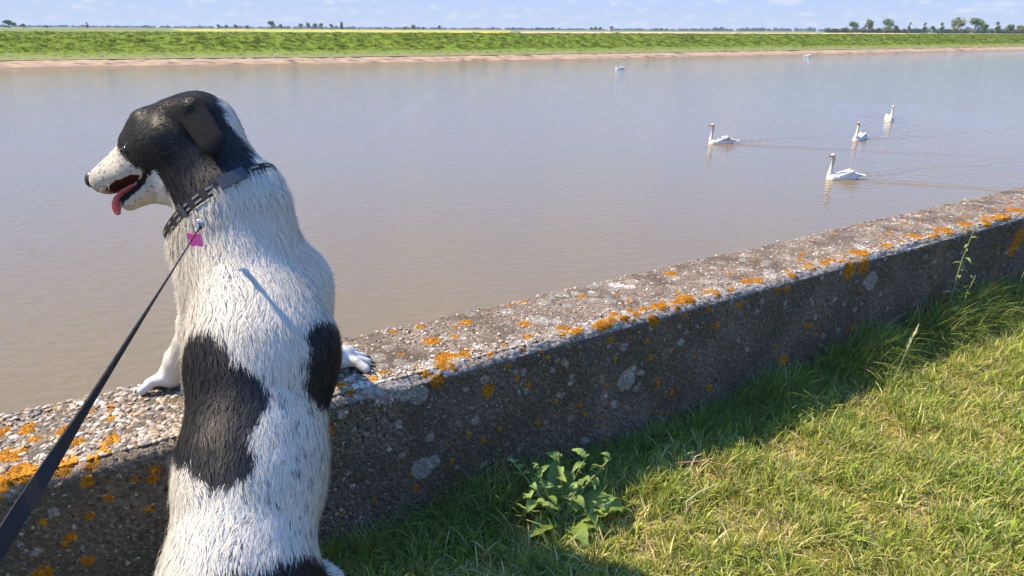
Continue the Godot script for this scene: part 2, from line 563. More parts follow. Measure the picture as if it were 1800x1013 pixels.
var mark := PackedFloat32Array()
func grow_fur(root: Node3D, bv: PackedVector3Array, nn: PackedVector3Array, col: PackedColorArray, flow: PackedVector3Array, hair: PackedFloat32Array, tri: PackedInt32Array) -> void:
	var rng := RandomNumberGenerator.new()
	rng.seed = 77
	var v := PackedVector3Array()
	var n := PackedVector3Array()
	var c := PackedColorArray()
	var idx := PackedInt32Array()
	var k := 0
	for t in range(0, tri.size(), 3):
		var ia := tri[t]
		var ib := tri[t + 1]
		var ic := tri[t + 2]
		if hair[ia] <= 0.003: continue
		var a := bv[ia]
		var cu := (a - hp(-0.033, -0.172)).dot(HUv)
		if absf(cu) < 0.013 and a.y > 0.85: continue
		if a.y < 0.30 and a.z > -1.3 and rng.randf() < 0.6: continue
		var area := (bv[ib] - a).cross(bv[ic] - a).length() * 0.5
		var want := area * lerpf(330000.0, 170000.0, clampf((hair[ia] - 0.006) / 0.025, 0, 1))
		var count := int(want) + int(rng.randf() < want - floorf(want))
		for h in count:
			var x := rng.randf()
			var y := rng.randf()
			if x + y > 1.0:
				x = 1.0 - x
				y = 1.0 - y
			var p := a + (bv[ib] - a) * x + (bv[ic] - a) * y
			var nr := (nn[ia] * (1.0 - x - y) + nn[ib] * x + nn[ic] * y).normalized()
			var L := hair[ia] * rng.randf_range(0.65, 1.25)
			# locks: neighbouring hairs share a lean
			var lock := Vector3(soft.get_noise_3dv(p), soft.get_noise_3d(p.x + 31.0, p.y, p.z), soft.get_noise_3d(p.x, p.y + 17.0, p.z))
			var way := flow[ia] + lock * 0.42 + Vector3(rng.randf_range(-1, 1), rng.randf_range(-1, 1), rng.randf_range(-1, 1)) * 0.16
			way = (way - nr * way.dot(nr)).normalized()
			var lift := rng.randf_range(0.07, 0.26) + maxf(0.0, lock.x) * 0.16
			if rng.randf() < 0.06: lift += rng.randf_range(0.2, 0.6)
			var behind := (a - HEAD).dot(HFv) < -0.055 * HS
			if cu < -0.012 and cu > -0.055 and a.y > 0.85:
				lift += 0.9 * (1.0 + (cu + 0.012) / 0.046)
				if behind and rng.randf() < 1.15 + (cu + 0.012) / 0.038: way = (way * -0.9 + HUv * 0.5).normalized()
			var raised := 0.0
			if cu > 0.0 and cu < 0.040 and a.y > 0.85 and behind: raised = 0.0065
			var d0 := (way + nr * lift).normalized()
			var d1 := (way + nr * lift * 0.15 + Vector3(0, -0.15, 0)).normalized()
			var side := d0.cross(nr).normalized()
			var w := 0.00042 + 0.000006 * L * 1000.0
			w *= rng.randf_range(0.7, 1.3)
			var dark := mark[ia]
			if mark[ib] != dark or mark[ic] != dark or rng.randf() < 0.25: dark = coat(p + Vector3(rng.randf_range(-1, 1), rng.randf_range(-1, 1), rng.randf_range(-1, 1)) * hair[ia] * 0.28)
			var hue: Color
			if dark > 0.5:
				var g := rng.randf_range(0.6, 1.5)
				hue = Color(0.021 * g, 0.0185 * g, 0.0185 * g) if hair[ia] > 0.0075 else Color(0.0158, 0.0158, 0.0158)
			else:
				var g := rng.randf_range(0.93, 1.05)
				hue = Color(0.70 * g, 0.655 * g, 0.58 * g)
				if hair[ia] < 0.0105 and p.y > 0.95:
					g *= rng.randf_range(0.72, 1.08)
					hue = Color(0.47 * g, 0.43 * g, 0.365 * g)
				# flecks of grey hair on the flank and freckles on the muzzle
				if p.y < 0.76 and rough.get_noise_3dv(p * 480.0) > (0.28 if p.x > -0.47 else 0.62) and rng.randf() < 0.5: hue = Color(0.16, 0.15, 0.16)
				if p.y > 0.95 and hair[ia] < 0.0105 and (fine.get_noise_3dv(p * 380.0) > 0.46 or rng.randf() < 0.04): hue = Color(0.10, 0.085, 0.08)
			var root_p := p + nr * (raised - 0.001)
			var mid := root_p + d0 * L * 0.5
			var tip := mid + d1 * L * 0.5
			if L > 0.016:      # hairs gather into tufts
				var heart := ((p + lock * 0.012) / 0.014).floor() * 0.014 + Vector3.ONE * 0.007 - p
				heart -= nr * heart.dot(nr)
				mid += heart * 0.15
				tip += heart * 0.5
			var bend := (nr + lock * 0.12 + side * rng.randf_range(-0.12, 0.12)).normalized()
			v.append_array([root_p - side * w, root_p + side * w, mid - side * w * 0.85, mid + side * w * 0.85, tip])
			n.append_array([bend, bend, bend, bend, bend])
			c.append_array([hue, hue, hue, hue, hue])
			idx.append_array([k, k + 2, k + 1, k + 1, k + 2, k + 3, k + 2, k + 4, k + 3])
			k += 5
	for i in v.size(): v[i] -= DOG
	# wind every blade so that its front agrees with its normal
	for t in range(0, idx.size(), 3):
		var g := (v[idx[t + 2]] - v[idx[t]]).cross(v[idx[t + 1]] - v[idx[t]])
		if g.dot(n[idx[t]]) < 0.0:
			var s := idx[t + 1]
			idx[t + 1] = idx[t + 2]
			idx[t + 2] = s
	print("hairs ", k / 5)
	var o := part("fur", commit(v, n, c, idx), M.fur, root)
	tag(o, "", "", "", "stuff")

func dog_face(root: Node3D) -> void:
	var frame := Basis(HFv, HUv, HLv)
	# nose leather
	bones_clear()
	bone(hp(0.190, 0.004, 0.006), hp(0.190, 0.004, -0.006), 0.0165, 0.0165, 0.01)
	bone(hp(0.196, -0.002, 0.007), hp(0.186, -0.014, 0.003), 0.012, 0.009, 0.01)
	bone(hp(0.196, -0.002, -0.007), hp(0.186, -0.014, -0.003), 0.012, 0.009, 0.01)
	carve.append([hp(0.206, -0.006, 0.016), hp(0.194, -0.006, 0.0125), 0.0042, 0.0035])
	carve.append([hp(0.206, -0.006, -0.016), hp(0.194, -0.006, -0.0125), 0.0042, 0.0035])
	var c := hp(0.192, 0.0)
	var s := skin(c - Vector3.ONE * 0.036, c + Vector3.ONE * 0.036, 0.002, func(_p, _r): return true)
	var v: PackedVector3Array = s[0]
	for i in v.size(): v[i] -= DOG
	part("nose", commit(v, smooth_normals(v, s[1]), PackedColorArray(), s[1]), M.nose, root)
	# eyes, half closed against the sun
	for l in [-1.0, 1.0]:
		var e := part("eye", ball(0.0105, 0.0105, 0.0105), M.eye, root, Transform3D(frame, hp(0.074, -0.002, (eye_l - 0.0060) * l) - DOG))
		bones_clear()
		bone(hp(0.085, 0.0015, (eye_l - 0.004) * l), hp(0.064, 0.0050, (eye_l - 0.001) * l), 0.0036, 0.0040, 0.004)
		bone(hp(0.085, -0.0055, (eye_l - 0.004) * l), hp(0.065, -0.0085, (eye_l - 0.001) * l), 0.0030, 0.0034, 0.004)
		var mid := hp(0.074, -0.002, eye_l * l)
		var r := skin(mid - Vector3.ONE * 0.024, mid + Vector3.ONE * 0.024, 0.002, func(_p, _r): return true)
		var lv: PackedVector3Array = r[0]
		var to := e.transform.affine_inverse()
		for i in lv.size(): lv[i] = to * (lv[i] - DOG)
		part("eyelid", commit(lv, smooth_normals(lv, r[1]), PackedColorArray(), r[1]), M.lid, e)
	# tongue lolling over the lower lip
	var line := [[0.045, -0.062, 0.018], [0.080, -0.058, 0.021], [0.115, -0.054, 0.022], [0.145, -0.054, 0.0215], [0.162, -0.058, 0.020], [0.173, -0.066, 0.018], [0.179, -0.075, 0.015], [0.182, -0.083, 0.009], [0.182, -0.087, 0.003]]
	var tv := PackedVector3Array()
	var ti := PackedInt32Array()
	for i in line.size():
		var a: Array = line[i]
		var b: Array = line[mini(i + 1, line.size() - 1)]
		var z: Array = line[maxi(i - 1, 0)]
		var along := Vector2(b[0] - z[0], b[1] - z[1]).normalized()
		for k in 12:
			var t := TAU * k / 12.0
			var y := sin(t) * 0.0042 - 0.004 * (1.0 - absf(cos(t)))
			tv.append(hp(a[0] - along.y * y, a[1] + along.x * y, 0.004 + cos(t) * a[2]) - DOG)
	for i in line.size() - 1:
		for k in 12:
			var a := i * 12 + k
			var b := i * 12 + (k + 1) % 12
			ti.append_array([a, b, a + 12, b, b + 12, a + 12])
	part("tongue", commit(tv, smooth_normals(tv, ti), PackedColorArray(), ti), M.tongue, root)
	# teeth showing at the side of the mouth
	for l in [-1.0, 1.0]:
		for t in [[0.070, -0.058, 0.024, 0.005, 0.006], [0.075, -0.076, 0.027, 0.007, 0.010], [0.092, -0.076, 0.024, 0.006, 0.008], [0.143, -0.080, 0.011, 0.0042, 0.013]]:
			var up: float = -1.0 if t[1] > -0.07 else 1.0
			var cone := tube([Vector3.ZERO, HUv * up * t[4] * 0.6, HUv * up * t[4]], [t[3], t[3] * 0.75, t[3] * 0.2], 7)
			part("tooth", cone, M.tooth, root, Transform3D(Basis.IDENTITY, hp(t[0], t[1], t[2] * l) - DOG))
	# whiskers
	var rng := RandomNumberGenerator.new()
	rng.seed = 5
	for l in [-1.0, 1.0]:
		for k in 2:
			var a := hp(0.168 - 0.012 * k, -0.030 - 0.001 * (k % 3), (0.028 + 0.003 * k) * l)
			var w: Vector3 = (HFv * rng.randf_range(-0.6, -0.1) + HLv * l * 0.75 - HUv * rng.randf_range(0.3, 0.6)).normalized()
			var L := rng.randf_range(0.03, 0.05)
			part("whisker", tube([a - DOG, a + w * L * 0.5 - DOG, a + w * L + Vector3(0, -0.006, 0) - DOG], [0.0002, 0.00016, 0.00008], 4), M.whisker, root)
	# claws
	for k in 8:
		var right := k > 3
		var palm := Vector3(-0.462, 0.503, -1.752) if right else Vector3(-0.880, 0.506, -1.633)
		var ahead := (Vector3(0.80, 0, -0.42) if right else Vector3(-0.80, 0, -0.26)).normalized()
		var side := ahead.cross(Vector3.UP)
		var x := (k % 4 - 1.5) * 0.028
		var reach := 0.058 if k % 4 == 1 or k % 4 == 2 else 0.044
		var tip := palm + ahead * (reach + 0.010) + side * x * 1.38
		tip.y = WALL_TOP + 0.014
		part("claw", tube([tip - DOG, tip + ahead * 0.009 + Vector3(0, -0.002, 0) - DOG, tip + ahead * 0.015 + Vector3(0, -0.009, 0) - DOG], [0.0042, 0.0034, 0.001], 7), M.claw, root)

const RING := Vector3(-0.6147, 0.9863, -1.3493)
func make_collar_and_lead() -> void:
	# collar: a woven band round the neck with a buckle, rings and a pink tag
	var o := hp(-0.033, -0.172)
	var root := thing("dog_collar", o, "black woven collar with pale stitched bars round the dog's neck", "collar")
	var up := (HUv + HFv * 0.10).normalized()
	var fx := (HFv - up * HFv.dot(up)).normalized()
	var lx := up.cross(fx)
	var seg := 72
	var band := func(half: float, out: float, thick: float, a0: float, a1: float) -> ArrayMesh:
		var v := PackedVector3Array()
		var idx := PackedInt32Array()
		var m := int(ceil(seg * (a1 - a0) / TAU)) + 1
		for i in m:
			var t := a0 + (a1 - a0) * i / float(m - 1)
			var dir := fx * cos(t) + lx * sin(t)
			for k in [[-half, out], [half, out], [half, out + thick], [-half, out + thick]]:
				v.append(dir * (collar_r[int(round(fposmod(t, TAU) / TAU * 72.0)) % 72] + k[1]) + up * k[0])
		for i in m - 1:
			for k in 4:
				var a: int = i * 4 + k
				var b: int = i * 4 + (k + 1) % 4
				idx.append_array([a, a + 4, b, b, a + 4, b + 4])
		var flat := SurfaceTool.new()
		flat.begin(Mesh.PRIMITIVE_TRIANGLES)
		for i in idx: 
			flat.set_smooth_group(-1)
			flat.add_vertex(v[i])
		flat.generate_normals()
		return flat.commit()
	part("strap", band.call(0.0112, 0.0, 0.003, 0.0, TAU), M.webbing, root)
	for k in 22:
		var t := TAU * k / 22.0
		for h in [-0.0055, 0.0055]:
			var bar: ArrayMesh = band.call(0.0020, 0.0031, 0.0008, t, t + 0.15)
			part("stitched_bar", bar, M.reflective, root, Transform3D(Basis.IDENTITY, up * h))
	part("buckle", band.call(0.0130, 0.0034, 0.0060, 1.95, 2.42), M.plastic, root)
	part("slider", band.call(0.0150, 0.0034, 0.0045, 1.10, 1.20), M.plastic, root)
	# ring and tag on the side of the throat
	var hang := RING - o + Vector3(0, 0.010, 0)
	var ring := TorusMesh.new()
	ring.inner_radius = 0.0075
	ring.outer_radius = 0.0105
	ring.rings = 24
	ring.ring_segments = 8
	part("ring", ring, M.steel, root, Transform3D(Basis(HFv, Vector3(0, 0.3, 1).normalized(), Vector3(0, 1, 0)).orthonormalized(), hang + Vector3(0, -0.010, 0.004)))
	var disc := SurfaceTool.new()
	disc.begin(Mesh.PRIMITIVE_TRIANGLES)
	var rim := []
	for k in 60:
		var t := TAU * k / 60.0
		var two := 0.0125 + 0.0026 * cos(4.0 * t)
		rim.append(Vector3(cos(t) * two * 1.25, sin(t) * two * 1.05, 0))
	for k in 60:
		var a: Vector3 = rim[k]
		var b: Vector3 = rim[(k + 1) % 60]
		var z := Vector3(0, 0, 0.0012)
		disc.set_smooth_group(-1)
		for q in [z, b + z, a + z, -z, a - z, b - z, a + z, b + z, a - z, b + z, b - z, a - z]: disc.add_vertex(q)
	disc.generate_normals()
	var face := Basis(Vector3(0.72, -0.62, 0.10), Vector3(0.62, 0.74, 0.1), Vector3(-0.30, 0.5, 0.8)).orthonormalized()
	part("name_tag", disc.commit(), M.pink, root, Transform3D(face, hang + Vector3(-0.006, -0.036, 0.022)))
	# lead: flat webbing to the walker's hand, turning from edge-on to flat
	var a := RING
	var lead := thing("dog_lead", a, "dark flat webbing lead clipped to the dog's collar", "lead")
	var way := [Vector3(-0.6147, 0.9863, -1.3493), Vector3(-0.5928, 0.9974, -1.2979), Vector3(-0.5757, 0.9996, -1.2402), Vector3(-0.5469, 0.9801, -1.0679), Vector3(-0.4862, 0.9836, -0.8349), Vector3(-0.3810, 1.0210, -0.5291), Vector3(-0.2895, 1.0750, -0.3252), Vector3(-0.2573, 1.0953, -0.2581)]
	var end: Vector3 = way[-1]
	var v := PackedVector3Array()
	var uv := PackedVector2Array()
	var idx := PackedInt32Array()
	var rows := 70
	for i in rows + 1:
		var t := i / float(rows)
		var at := lerpf(0.55, way.size() - 1.001, t)
		var i0 := int(at)
		var p: Vector3 = way[i0].cubic_interpolate(way[i0 + 1], way[maxi(i0 - 1, 0)], way[mini(i0 + 2, way.size() - 1)], at - i0)
		var a2 := minf(at + 0.2, way.size() - 1.001)
		var i2 := int(a2)
		var ahead2: Vector3 = way[i2].cubic_interpolate(way[i2 + 1], way[maxi(i2 - 1, 0)], way[mini(i2 + 2, way.size() - 1)], a2 - i2)
		var along: Vector3 = (ahead2 - p).normalized() if at < way.size() - 1.3 else (way[-1] - way[-2]).normalized()
		var flat_dir := along.cross(Vector3(0.25, 0.35, 1).normalized()).normalized()
		var edge_dir := along.cross(flat_dir)
		var turn := lerpf(1.22, 0.85, t) - 0.15 * smoothstep(0.75, 1.0, t)
		if t < 0.08: turn = 1.22 + (0.08 - t) * 14.0
		var w := (flat_dir * cos(turn) + edge_dir * sin(turn)) * 0.0056
		var th: Vector3 = along.cross(w).normalized() * 0.0011
		v.append_array([p - w - th, p + w - th, p + w + th, p - w + th])
		for q in [0.0, 1.0, 1.0, 0.0]: uv.append(Vector2(q, t * 60.0))
	for i in rows:
		for k in 4:
			var q := i * 4 + k
			var r := i * 4 + (k + 1) % 4
			idx.append_array([q, q + 4, r, r, q + 4, r + 4])
	for i in v.size(): v[i] -= a
	var st := SurfaceTool.new()
	st.begin(Mesh.PRIMITIVE_TRIANGLES)
	for i in idx:
		st.set_smooth_group(-1)
		st.set_uv(uv[i])
		st.add_vertex(v[i])
	st.generate_normals()
	part("webbing", st.commit(), M.lead, lead)
	var down: Vector3 = (way[1] - way[0]).normalized()
	part("clip", tube([Vector3(0, 0.004, 0), down * 0.012, down * 0.030, down * 0.048, down * 0.056], [0.003, 0.0058, 0.0042, 0.0055, 0.0035], 10), M.steel, lead)
	part("clip_gate", tube([down * 0.010 + Vector3(0.006, 0, 0.002), down * 0.030 + Vector3(0.007, 0, 0.003)], [0.002, 0.002], 6), M.steel, lead)

# ---------------------------------------------------------------- the wall
func lichen_list() -> Dictionary:
	# [kind, along, across the profile (0 at the near edge, plus on the top, minus down the face), radius]; kind 0 orange, 1 pale grey disc, 2 white
	var list := []
	for a in [[0.823, 0.060, 0.042], [0.775, 0.045, 0.022], [0.87, 0.05, 0.022], [1.265, 0.025, 0.018], [1.398, 0.035, 0.020], [1.624, 0.040, 0.030], [1.88, 0.050, 0.030], [2.078, 0.050, 0.030], [2.78, 0.045, 0.050], [2.996, 0.06, 0.03], [3.241, 0.07, 0.035],
			[3.455, 0.05, 0.05], [3.68, 0.07, 0.045], [3.949, 0.07, 0.05], [4.2, 0.06, 0.06], [0.996, 0.263, 0.022], [0.841, 0.194, 0.026], [0.858, 0.31, 0.014], [0.764, 0.316, 0.014], [1.15, 0.16, 0.02], [1.46, 0.26, 0.02], [1.9, 0.27, 0.025], [0.72, 0.15, 0.016],
			[-0.191, 0.040, 0.036], [-0.129, 0.035, 0.040], [-0.043, 0.040, 0.016], [-0.187, 0.232, 0.02], [-0.104, 0.186, 0.026], [-0.213, 0.138, 0.03], [-0.075, 0.012, 0.026], [-0.25, 0.02, 0.04], [-0.3, 0.06, 0.04], [-0.02, 0.10, 0.014], [0.632, 0.075, 0.014], [0.517, 0.015, 0.013], [0.555, 0.03, 0.012], [2.427, 0.04, 0.03],
			[0.678, -0.343, 0.013], [0.957, -0.238, 0.011], [0.852, -0.225, 0.009], [0.90, -0.262, 0.009], [1.098, -0.262, 0.011], [1.284, -0.29, 0.011], [0.758, -0.022, 0.024], [2.642, -0.03, 0.042], [2.743, -0.035, 0.04], [4.117, -0.13, 0.055], [4.08, -0.18, 0.04], [2.284, -0.357, 0.026],
			[2.737, -0.311, 0.024], [1.56, -0.018, 0.024], [-0.084, -0.034, 0.015], [-0.114, -0.228, 0.014], [0.006, -0.062, 0.008], [-0.175, -0.10, 0.010], [-0.09, -0.12, 0.009], [-0.05, -0.09, 0.010], [-0.15, -0.17, 0.008], [-0.2, -0.225, 0.022], [1.672, -0.322, 0.014], [1.87, -0.36, 0.014], [1.2, -0.10, 0.010], [1.02, -0.09, 0.009]]:
		list.append([0, a[0], a[1], a[2]])
	for a in [[1.453, -0.215, 0.036], [1.475, -0.19, 0.022], [1.409, -0.294, 0.014], [0.698, -0.285, 0.032], [0.735, -0.275, 0.02], [0.728, -0.192, 0.014], [0.875, -0.187, 0.013], [0.70, -0.05, 0.028], [0.66, -0.035, 0.024], [0.637, -0.125, 0.012], [0.61, -0.01, 0.045], [0.56, 0.035, 0.03], [0.10, -0.05, 0.028], [2.812, -0.115, 0.042], [1.50, -0.26, 0.012]]:
		list.append([1, a[0], a[1], a[2]])
	for a in [[1.638, 0.29, 0.028], [1.67, 0.25, 0.020], [1.51, 0.27, 0.018]]:
		list.append([2, a[0], a[1], a[2]])
	var rng := RandomNumberGenerator.new()
	rng.seed = 412
	for k in 190:      # grey rosettes on the top
		list.append([1, rng.randf_range(0.45, 5.2), rng.randf_range(0.0, 0.34), rng.randf_range(0.010, 0.026)])
	for k in 26:
		list.append([1, rng.randf_range(-0.5, 0.45), rng.randf_range(0.0, 0.34), rng.randf_range(0.008, 0.018)])
	for k in 70:
		list.append([1, rng.randf_range(0.4, 5.0), -0.40 * rng.randf() * rng.randf() , rng.randf_range(0.006, 0.014)])
	for k in 120:
		list.append([0, rng.randf_range(0.5, 5.5), rng.randf_range(0.0, 0.085) if rng.randf() < 0.6 else rng.randf_range(0.08, 0.33), rng.randf_range(0.006, 0.017)])
	for k in 60:
		list.append([0, rng.randf_range(1.2, 5.5), rng.randf_range(0.015, 0.075), rng.randf_range(0.012, 0.032)])
	for k in 75:
		list.append([0, rng.randf_range(-0.5, 5.5), -0.42 * rng.randf(), rng.randf_range(0.004, 0.011)])
	for k in 40:
		list.append([0, rng.randf_range(-0.5, 0.0), rng.randf_range(0.0, 0.30), rng.randf_range(0.008, 0.018)])
	for k in 210:      # crusts scattered over the whole face
		list.append([1 if k % 3 else 0, rng.randf_range(-0.6, 5.5), -0.03 - 0.40 * rng.randf(), rng.randf_range(0.004, 0.013) * (1.0 if k % 9 else 1.8)])
	var bins := {}
	for a in list:
		for b in range(int(floor((a[1] - a[3] * 1.6) * 10.0)), int(floor((a[1] + a[3] * 1.6) * 10.0)) + 1):
			if not bins.has(b): bins[b] = []
			bins[b].append(a)
	return bins

func make_wall() -> void:
	var root := thing("river_wall", wp(0, -WALL_NEAR - WALL_THICK * 0.5, 0), "long weathered concrete river wall spotted with orange and grey lichen", "wall")
	var bins := lichen_list()
	# profile: [n, y, normal n, normal y, t]
	var rows := []
	var r := 0.034
	var y := -0.14
	while y < WALL_TOP - r:
		rows.append([-WALL_NEAR, y, 1.0, 0.0, y - WALL_TOP])
		y += 0.0052
	for k in 11:
		var a := k / 11.0 * PI * 0.5
		rows.append([-WALL_NEAR - r + r * cos(a), WALL_TOP - r + r * sin(a), cos(a), sin(a), lerpf(-r, r, k / 11.0)])
	var n := -WALL_NEAR - r
	while n > -WALL_NEAR - WALL_THICK + 0.03:
		rows.append([n, WALL_TOP, 0.0, 1.0, -n - WALL_NEAR])
		n -= 0.0056
	for k in 8:
		var a := PI * 0.5 + k / 7.0 * PI * 0.5
		rows.append([-WALL_NEAR - WALL_THICK + 0.03 + 0.03 * cos(a), WALL_TOP - 0.03 + 0.03 * sin(a), cos(a), sin(a), WALL_THICK])
	for yy in [0.3, 0.0, -0.6, -1.2, -1.8, -2.5]:
		rows.append([-WALL_NEAR - WALL_THICK, yy, -1.0, 0.0, WALL_THICK + 0.2])
	var cols := PackedFloat32Array([-40.0, -20.0, -10.0, -5.0, -3.0, -2.0, -1.4, -1.0, -0.8])
	var s := -0.62
	while s < 6.0:
		cols.append(s)
		s += 0.0050 * maxf(1.0, sqrt(s * s + 2.4) / 2.0)
	while s < 90.0:
		cols.append(s)
		s *= 1.05
	var v := PackedVector3Array()
	var c := PackedColorArray()
	var o := root.position
	for row in rows:
		var face: bool = row[4] < 0.0
		for sx in cols:
			var t: float = row[4]
			var p := wp(sx, row[0], row[1])
			var q := Vector3(sx, t, 0.0)
			var g1 := fine.get_noise_2d(sx * 330.0, t * 330.0)
			var g2 := rough.get_noise_2d(sx * 300.0 + 40.0, t * 300.0)
			var g3 := broad.get_noise_2d(sx * 60.0, t * 60.0)
			var g4 := broad.get_noise_2d(sx * 16.0 + 300.0, t * 16.0)
			var cell := spots.get_noise_2d(sx * 520.0, t * 520.0)       # -1 at the heart of a stone
			var near_edge := exp(-absf(t) * 22.0)
			# relief: pebbles, grain, worn edge
			var up := g2 * 0.0026 + g1 * 0.0018 + g3 * 0.004
			var stone := smoothstep(-0.45, -0.92, cell)
			up += stone * (0.0030 if face else 0.0036)
			up -= near_edge * maxf(0.0, g3 + g4 * 0.7 + 0.1) * 0.020
			if sx < 0.55: up -= near_edge * maxf(0.0, g4 + 0.25) * 0.022
			# matter: cement, aggregate, dark algae, moss
			var cement := Color(0.305, 0.240, 0.190)
			if sx < 0.5: cement = Color(0.31, 0.25, 0.185)
			var tone := clampf(1.0 + g2 * 0.6 + g1 * 0.95, 0.25, 1.9)
			var hue := cement * tone
			if stone > 0.3:
				var pick := fine.get_noise_2d(floorf(sx * 70.0) * 37.0, floorf(t * 70.0) * 53.0)
				hue = hue.lerp(Color(0.46, 0.40, 0.33) if pick > 0.1 else (Color(0.30, 0.22, 0.15) if pick > -0.25 else Color(0.24, 0.235, 0.235)), stone * 0.75)
			var grime := smoothstep(-0.25, 0.45, g3 + 0.5 * g2 - 0.05)
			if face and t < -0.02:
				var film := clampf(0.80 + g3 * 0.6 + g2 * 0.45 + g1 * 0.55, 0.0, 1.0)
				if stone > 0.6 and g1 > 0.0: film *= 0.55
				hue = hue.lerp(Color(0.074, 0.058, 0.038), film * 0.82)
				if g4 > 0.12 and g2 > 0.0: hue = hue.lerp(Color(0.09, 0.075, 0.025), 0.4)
			else:
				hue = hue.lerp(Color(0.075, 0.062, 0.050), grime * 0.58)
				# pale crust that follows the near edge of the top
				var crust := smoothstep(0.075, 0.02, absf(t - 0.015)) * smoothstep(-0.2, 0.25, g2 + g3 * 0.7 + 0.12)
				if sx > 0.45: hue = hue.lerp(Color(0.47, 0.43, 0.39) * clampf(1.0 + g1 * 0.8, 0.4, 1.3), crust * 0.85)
			var bin: Array = bins.get(int(floor(sx * 10.0)), [])
			for a in bin:
				var dx: float = sx - a[1]
				var dt: float = t - a[2]
				var d: float = sqrt(dx * dx + dt * dt) / a[3]
				if d > 1.6: continue
				var wob: float = d + g2 * 0.30 + g1 * 0.12 + g3 * 0.35
				if a[0] == 0:
					if wob < 1.0 and (g1 > -0.35 or wob < 0.5):
						hue = Color(0.50, 0.205, 0.012) * (0.85 + 0.5 * g1 + 0.3 * g2)
						up += 0.0022 + 0.0018 * g1
				elif a[0] == 1:
					var ring: float = d + g2 * 0.16 + g1 * 0.06
					if ring < 1.0:
						var pale := 0.85 if ring > 0.80 else (0.45 + 0.35 * smoothstep(-0.2, 0.5, sin(ring * 16.0)) )
						hue = hue.lerp(Color(0.47, 0.445, 0.40), pale * (0.8 + 0.3 * g1))
						up += 0.0010
				elif wob < 0.9:
					hue = hue.lerp(Color(0.78, 0.76, 0.74), 0.85 - 0.5 * maxf(0.0, g1))
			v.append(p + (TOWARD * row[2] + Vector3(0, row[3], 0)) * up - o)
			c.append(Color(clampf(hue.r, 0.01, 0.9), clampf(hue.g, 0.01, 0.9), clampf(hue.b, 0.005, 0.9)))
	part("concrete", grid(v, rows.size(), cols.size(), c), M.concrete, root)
	# loose-looking stones standing out of the worn top beside the dog
	var rng := RandomNumberGenerator.new()
	rng.seed = 90
	var shapes := []
	for k in 6:
		var m := SphereMesh.new()
		m.radius = 1.0
		m.height = 2.0
		m.radial_segments = 7
		m.rings = 3
		var a := m.get_mesh_arrays()
		var pv: PackedVector3Array = a[Mesh.ARRAY_VERTEX]
		for i in pv.size():
			pv[i] *= 1.0 + 0.22 * rough.get_noise_3dv(pv[i] * 40.0 + Vector3(k * 31, 0, 0))
			pv[i].y *= 0.62
		shapes.append(commit(pv, smooth_normals(pv, a[Mesh.ARRAY_INDEX]), PackedColorArray(), a[Mesh.ARRAY_INDEX]))
	var stones := [M.stone_buff, M.stone_tan, M.stone_grey, M.stone_pale, M.stone_brown]
	for k in 296:
		var sx := rng.randf_range(-0.42, 0.46)
		var t := rng.randf_range(0.03, 0.345)
		if sx > 0.3 and rng.randf() < 0.5: sx -= 0.4
		var size := rng.randf_range(0.0045, 0.0105)
		var b := Basis.from_euler(Vector3(rng.randf_range(-0.3, 0.3), rng.randf() * TAU, rng.randf_range(-0.3, 0.3))).scaled_local(Vector3(size * rng.randf_range(0.9, 1.6), size * 0.8, size))
		part("pebble", shapes[k % 6], stones[rng.randi() % 5], root, Transform3D(b, wp(sx, -WALL_NEAR - t, WALL_TOP + size * 0.05) - o))
	make_grains(root, shapes, bins)

# small aggregate and crust grains too many to count
func make_grains(root: Node3D, shapes: Array, bins: Dictionary) -> void:
	var rng := RandomNumberGenerator.new()
	rng.seed = 1312
	var o := root.position
	for kind in 3:
		var places := []
		var colors := PackedColorArray()
		for k in 9000:
			var left := k % 3 == 0
			var sx := rng.randf_range(-0.75, 0.62) if left else 0.4 + 5.0 * pow(rng.randf(), 1.7)
			var face := rng.randf() < 0.42
			var t := rng.randf_range(0.012, 0.352)
			if not face and rng.randf() < 0.35: t = 0.012 + 0.08 * rng.randf()
			if not left and not face and sx > 0.55 and rng.randf() < 0.58: continue
			var size := rng.randf_range(0.0022, 0.0062) * (1.25 if left else 1.0)
			var turn := Basis.from_euler(Vector3(rng.randf_range(-0.4, 0.4), rng.randf() * TAU, rng.randf_range(-0.4, 0.4)))
			var b := turn.scaled_local(Vector3(size * rng.randf_range(0.9, 1.7), size * 0.75, size))
			var g := rng.randf_range(0.45, 1.25)
			var hue: Color
			if face:
				if rng.randf() < 0.3: continue
				b = b.scaled(Vector3.ONE * 0.62)
				size *= 0.62
				var y := rng.randf_range(0.02, 0.445)
				places.append(Transform3D(Basis(ALONG, TOWARD, Vector3.UP) * b, wp(sx, -WALL_NEAR + size * 0.15, y) - o))
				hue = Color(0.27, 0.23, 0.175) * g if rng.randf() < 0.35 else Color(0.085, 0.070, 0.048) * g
				t = y - WALL_TOP
			else:
				places.append(Transform3D(b, wp(sx, -WALL_NEAR - maxf(t, 0.03), WALL_TOP + size * 0.15) - o))
				var pick := rng.randf()
				hue = (Color(0.39, 0.32, 0.245) if pick < 0.45 else (Color(0.43, 0.38, 0.325) if pick < 0.65 else (Color(0.30, 0.22, 0.145) if pick < 0.85 else Color(0.15, 0.14, 0.135)))) * g
			for a in bins.get(int(floor(sx * 10.0)), []):
				var near: float = Vector2(sx - a[1], t - a[2]).length() / a[3]
				if a[0] == 0 and near < 0.95: hue = Color(0.50, 0.205, 0.012) * rng.randf_range(0.7, 1.2)
				elif a[0] == 1 and near < 0.9: hue = Color(0.47, 0.445, 0.40) * rng.randf_range(0.8, 1.1)
			colors.append(hue)
		tag(many("aggregate", shapes[kind], M.grain, places, colors, root), "", "", "", "stuff")

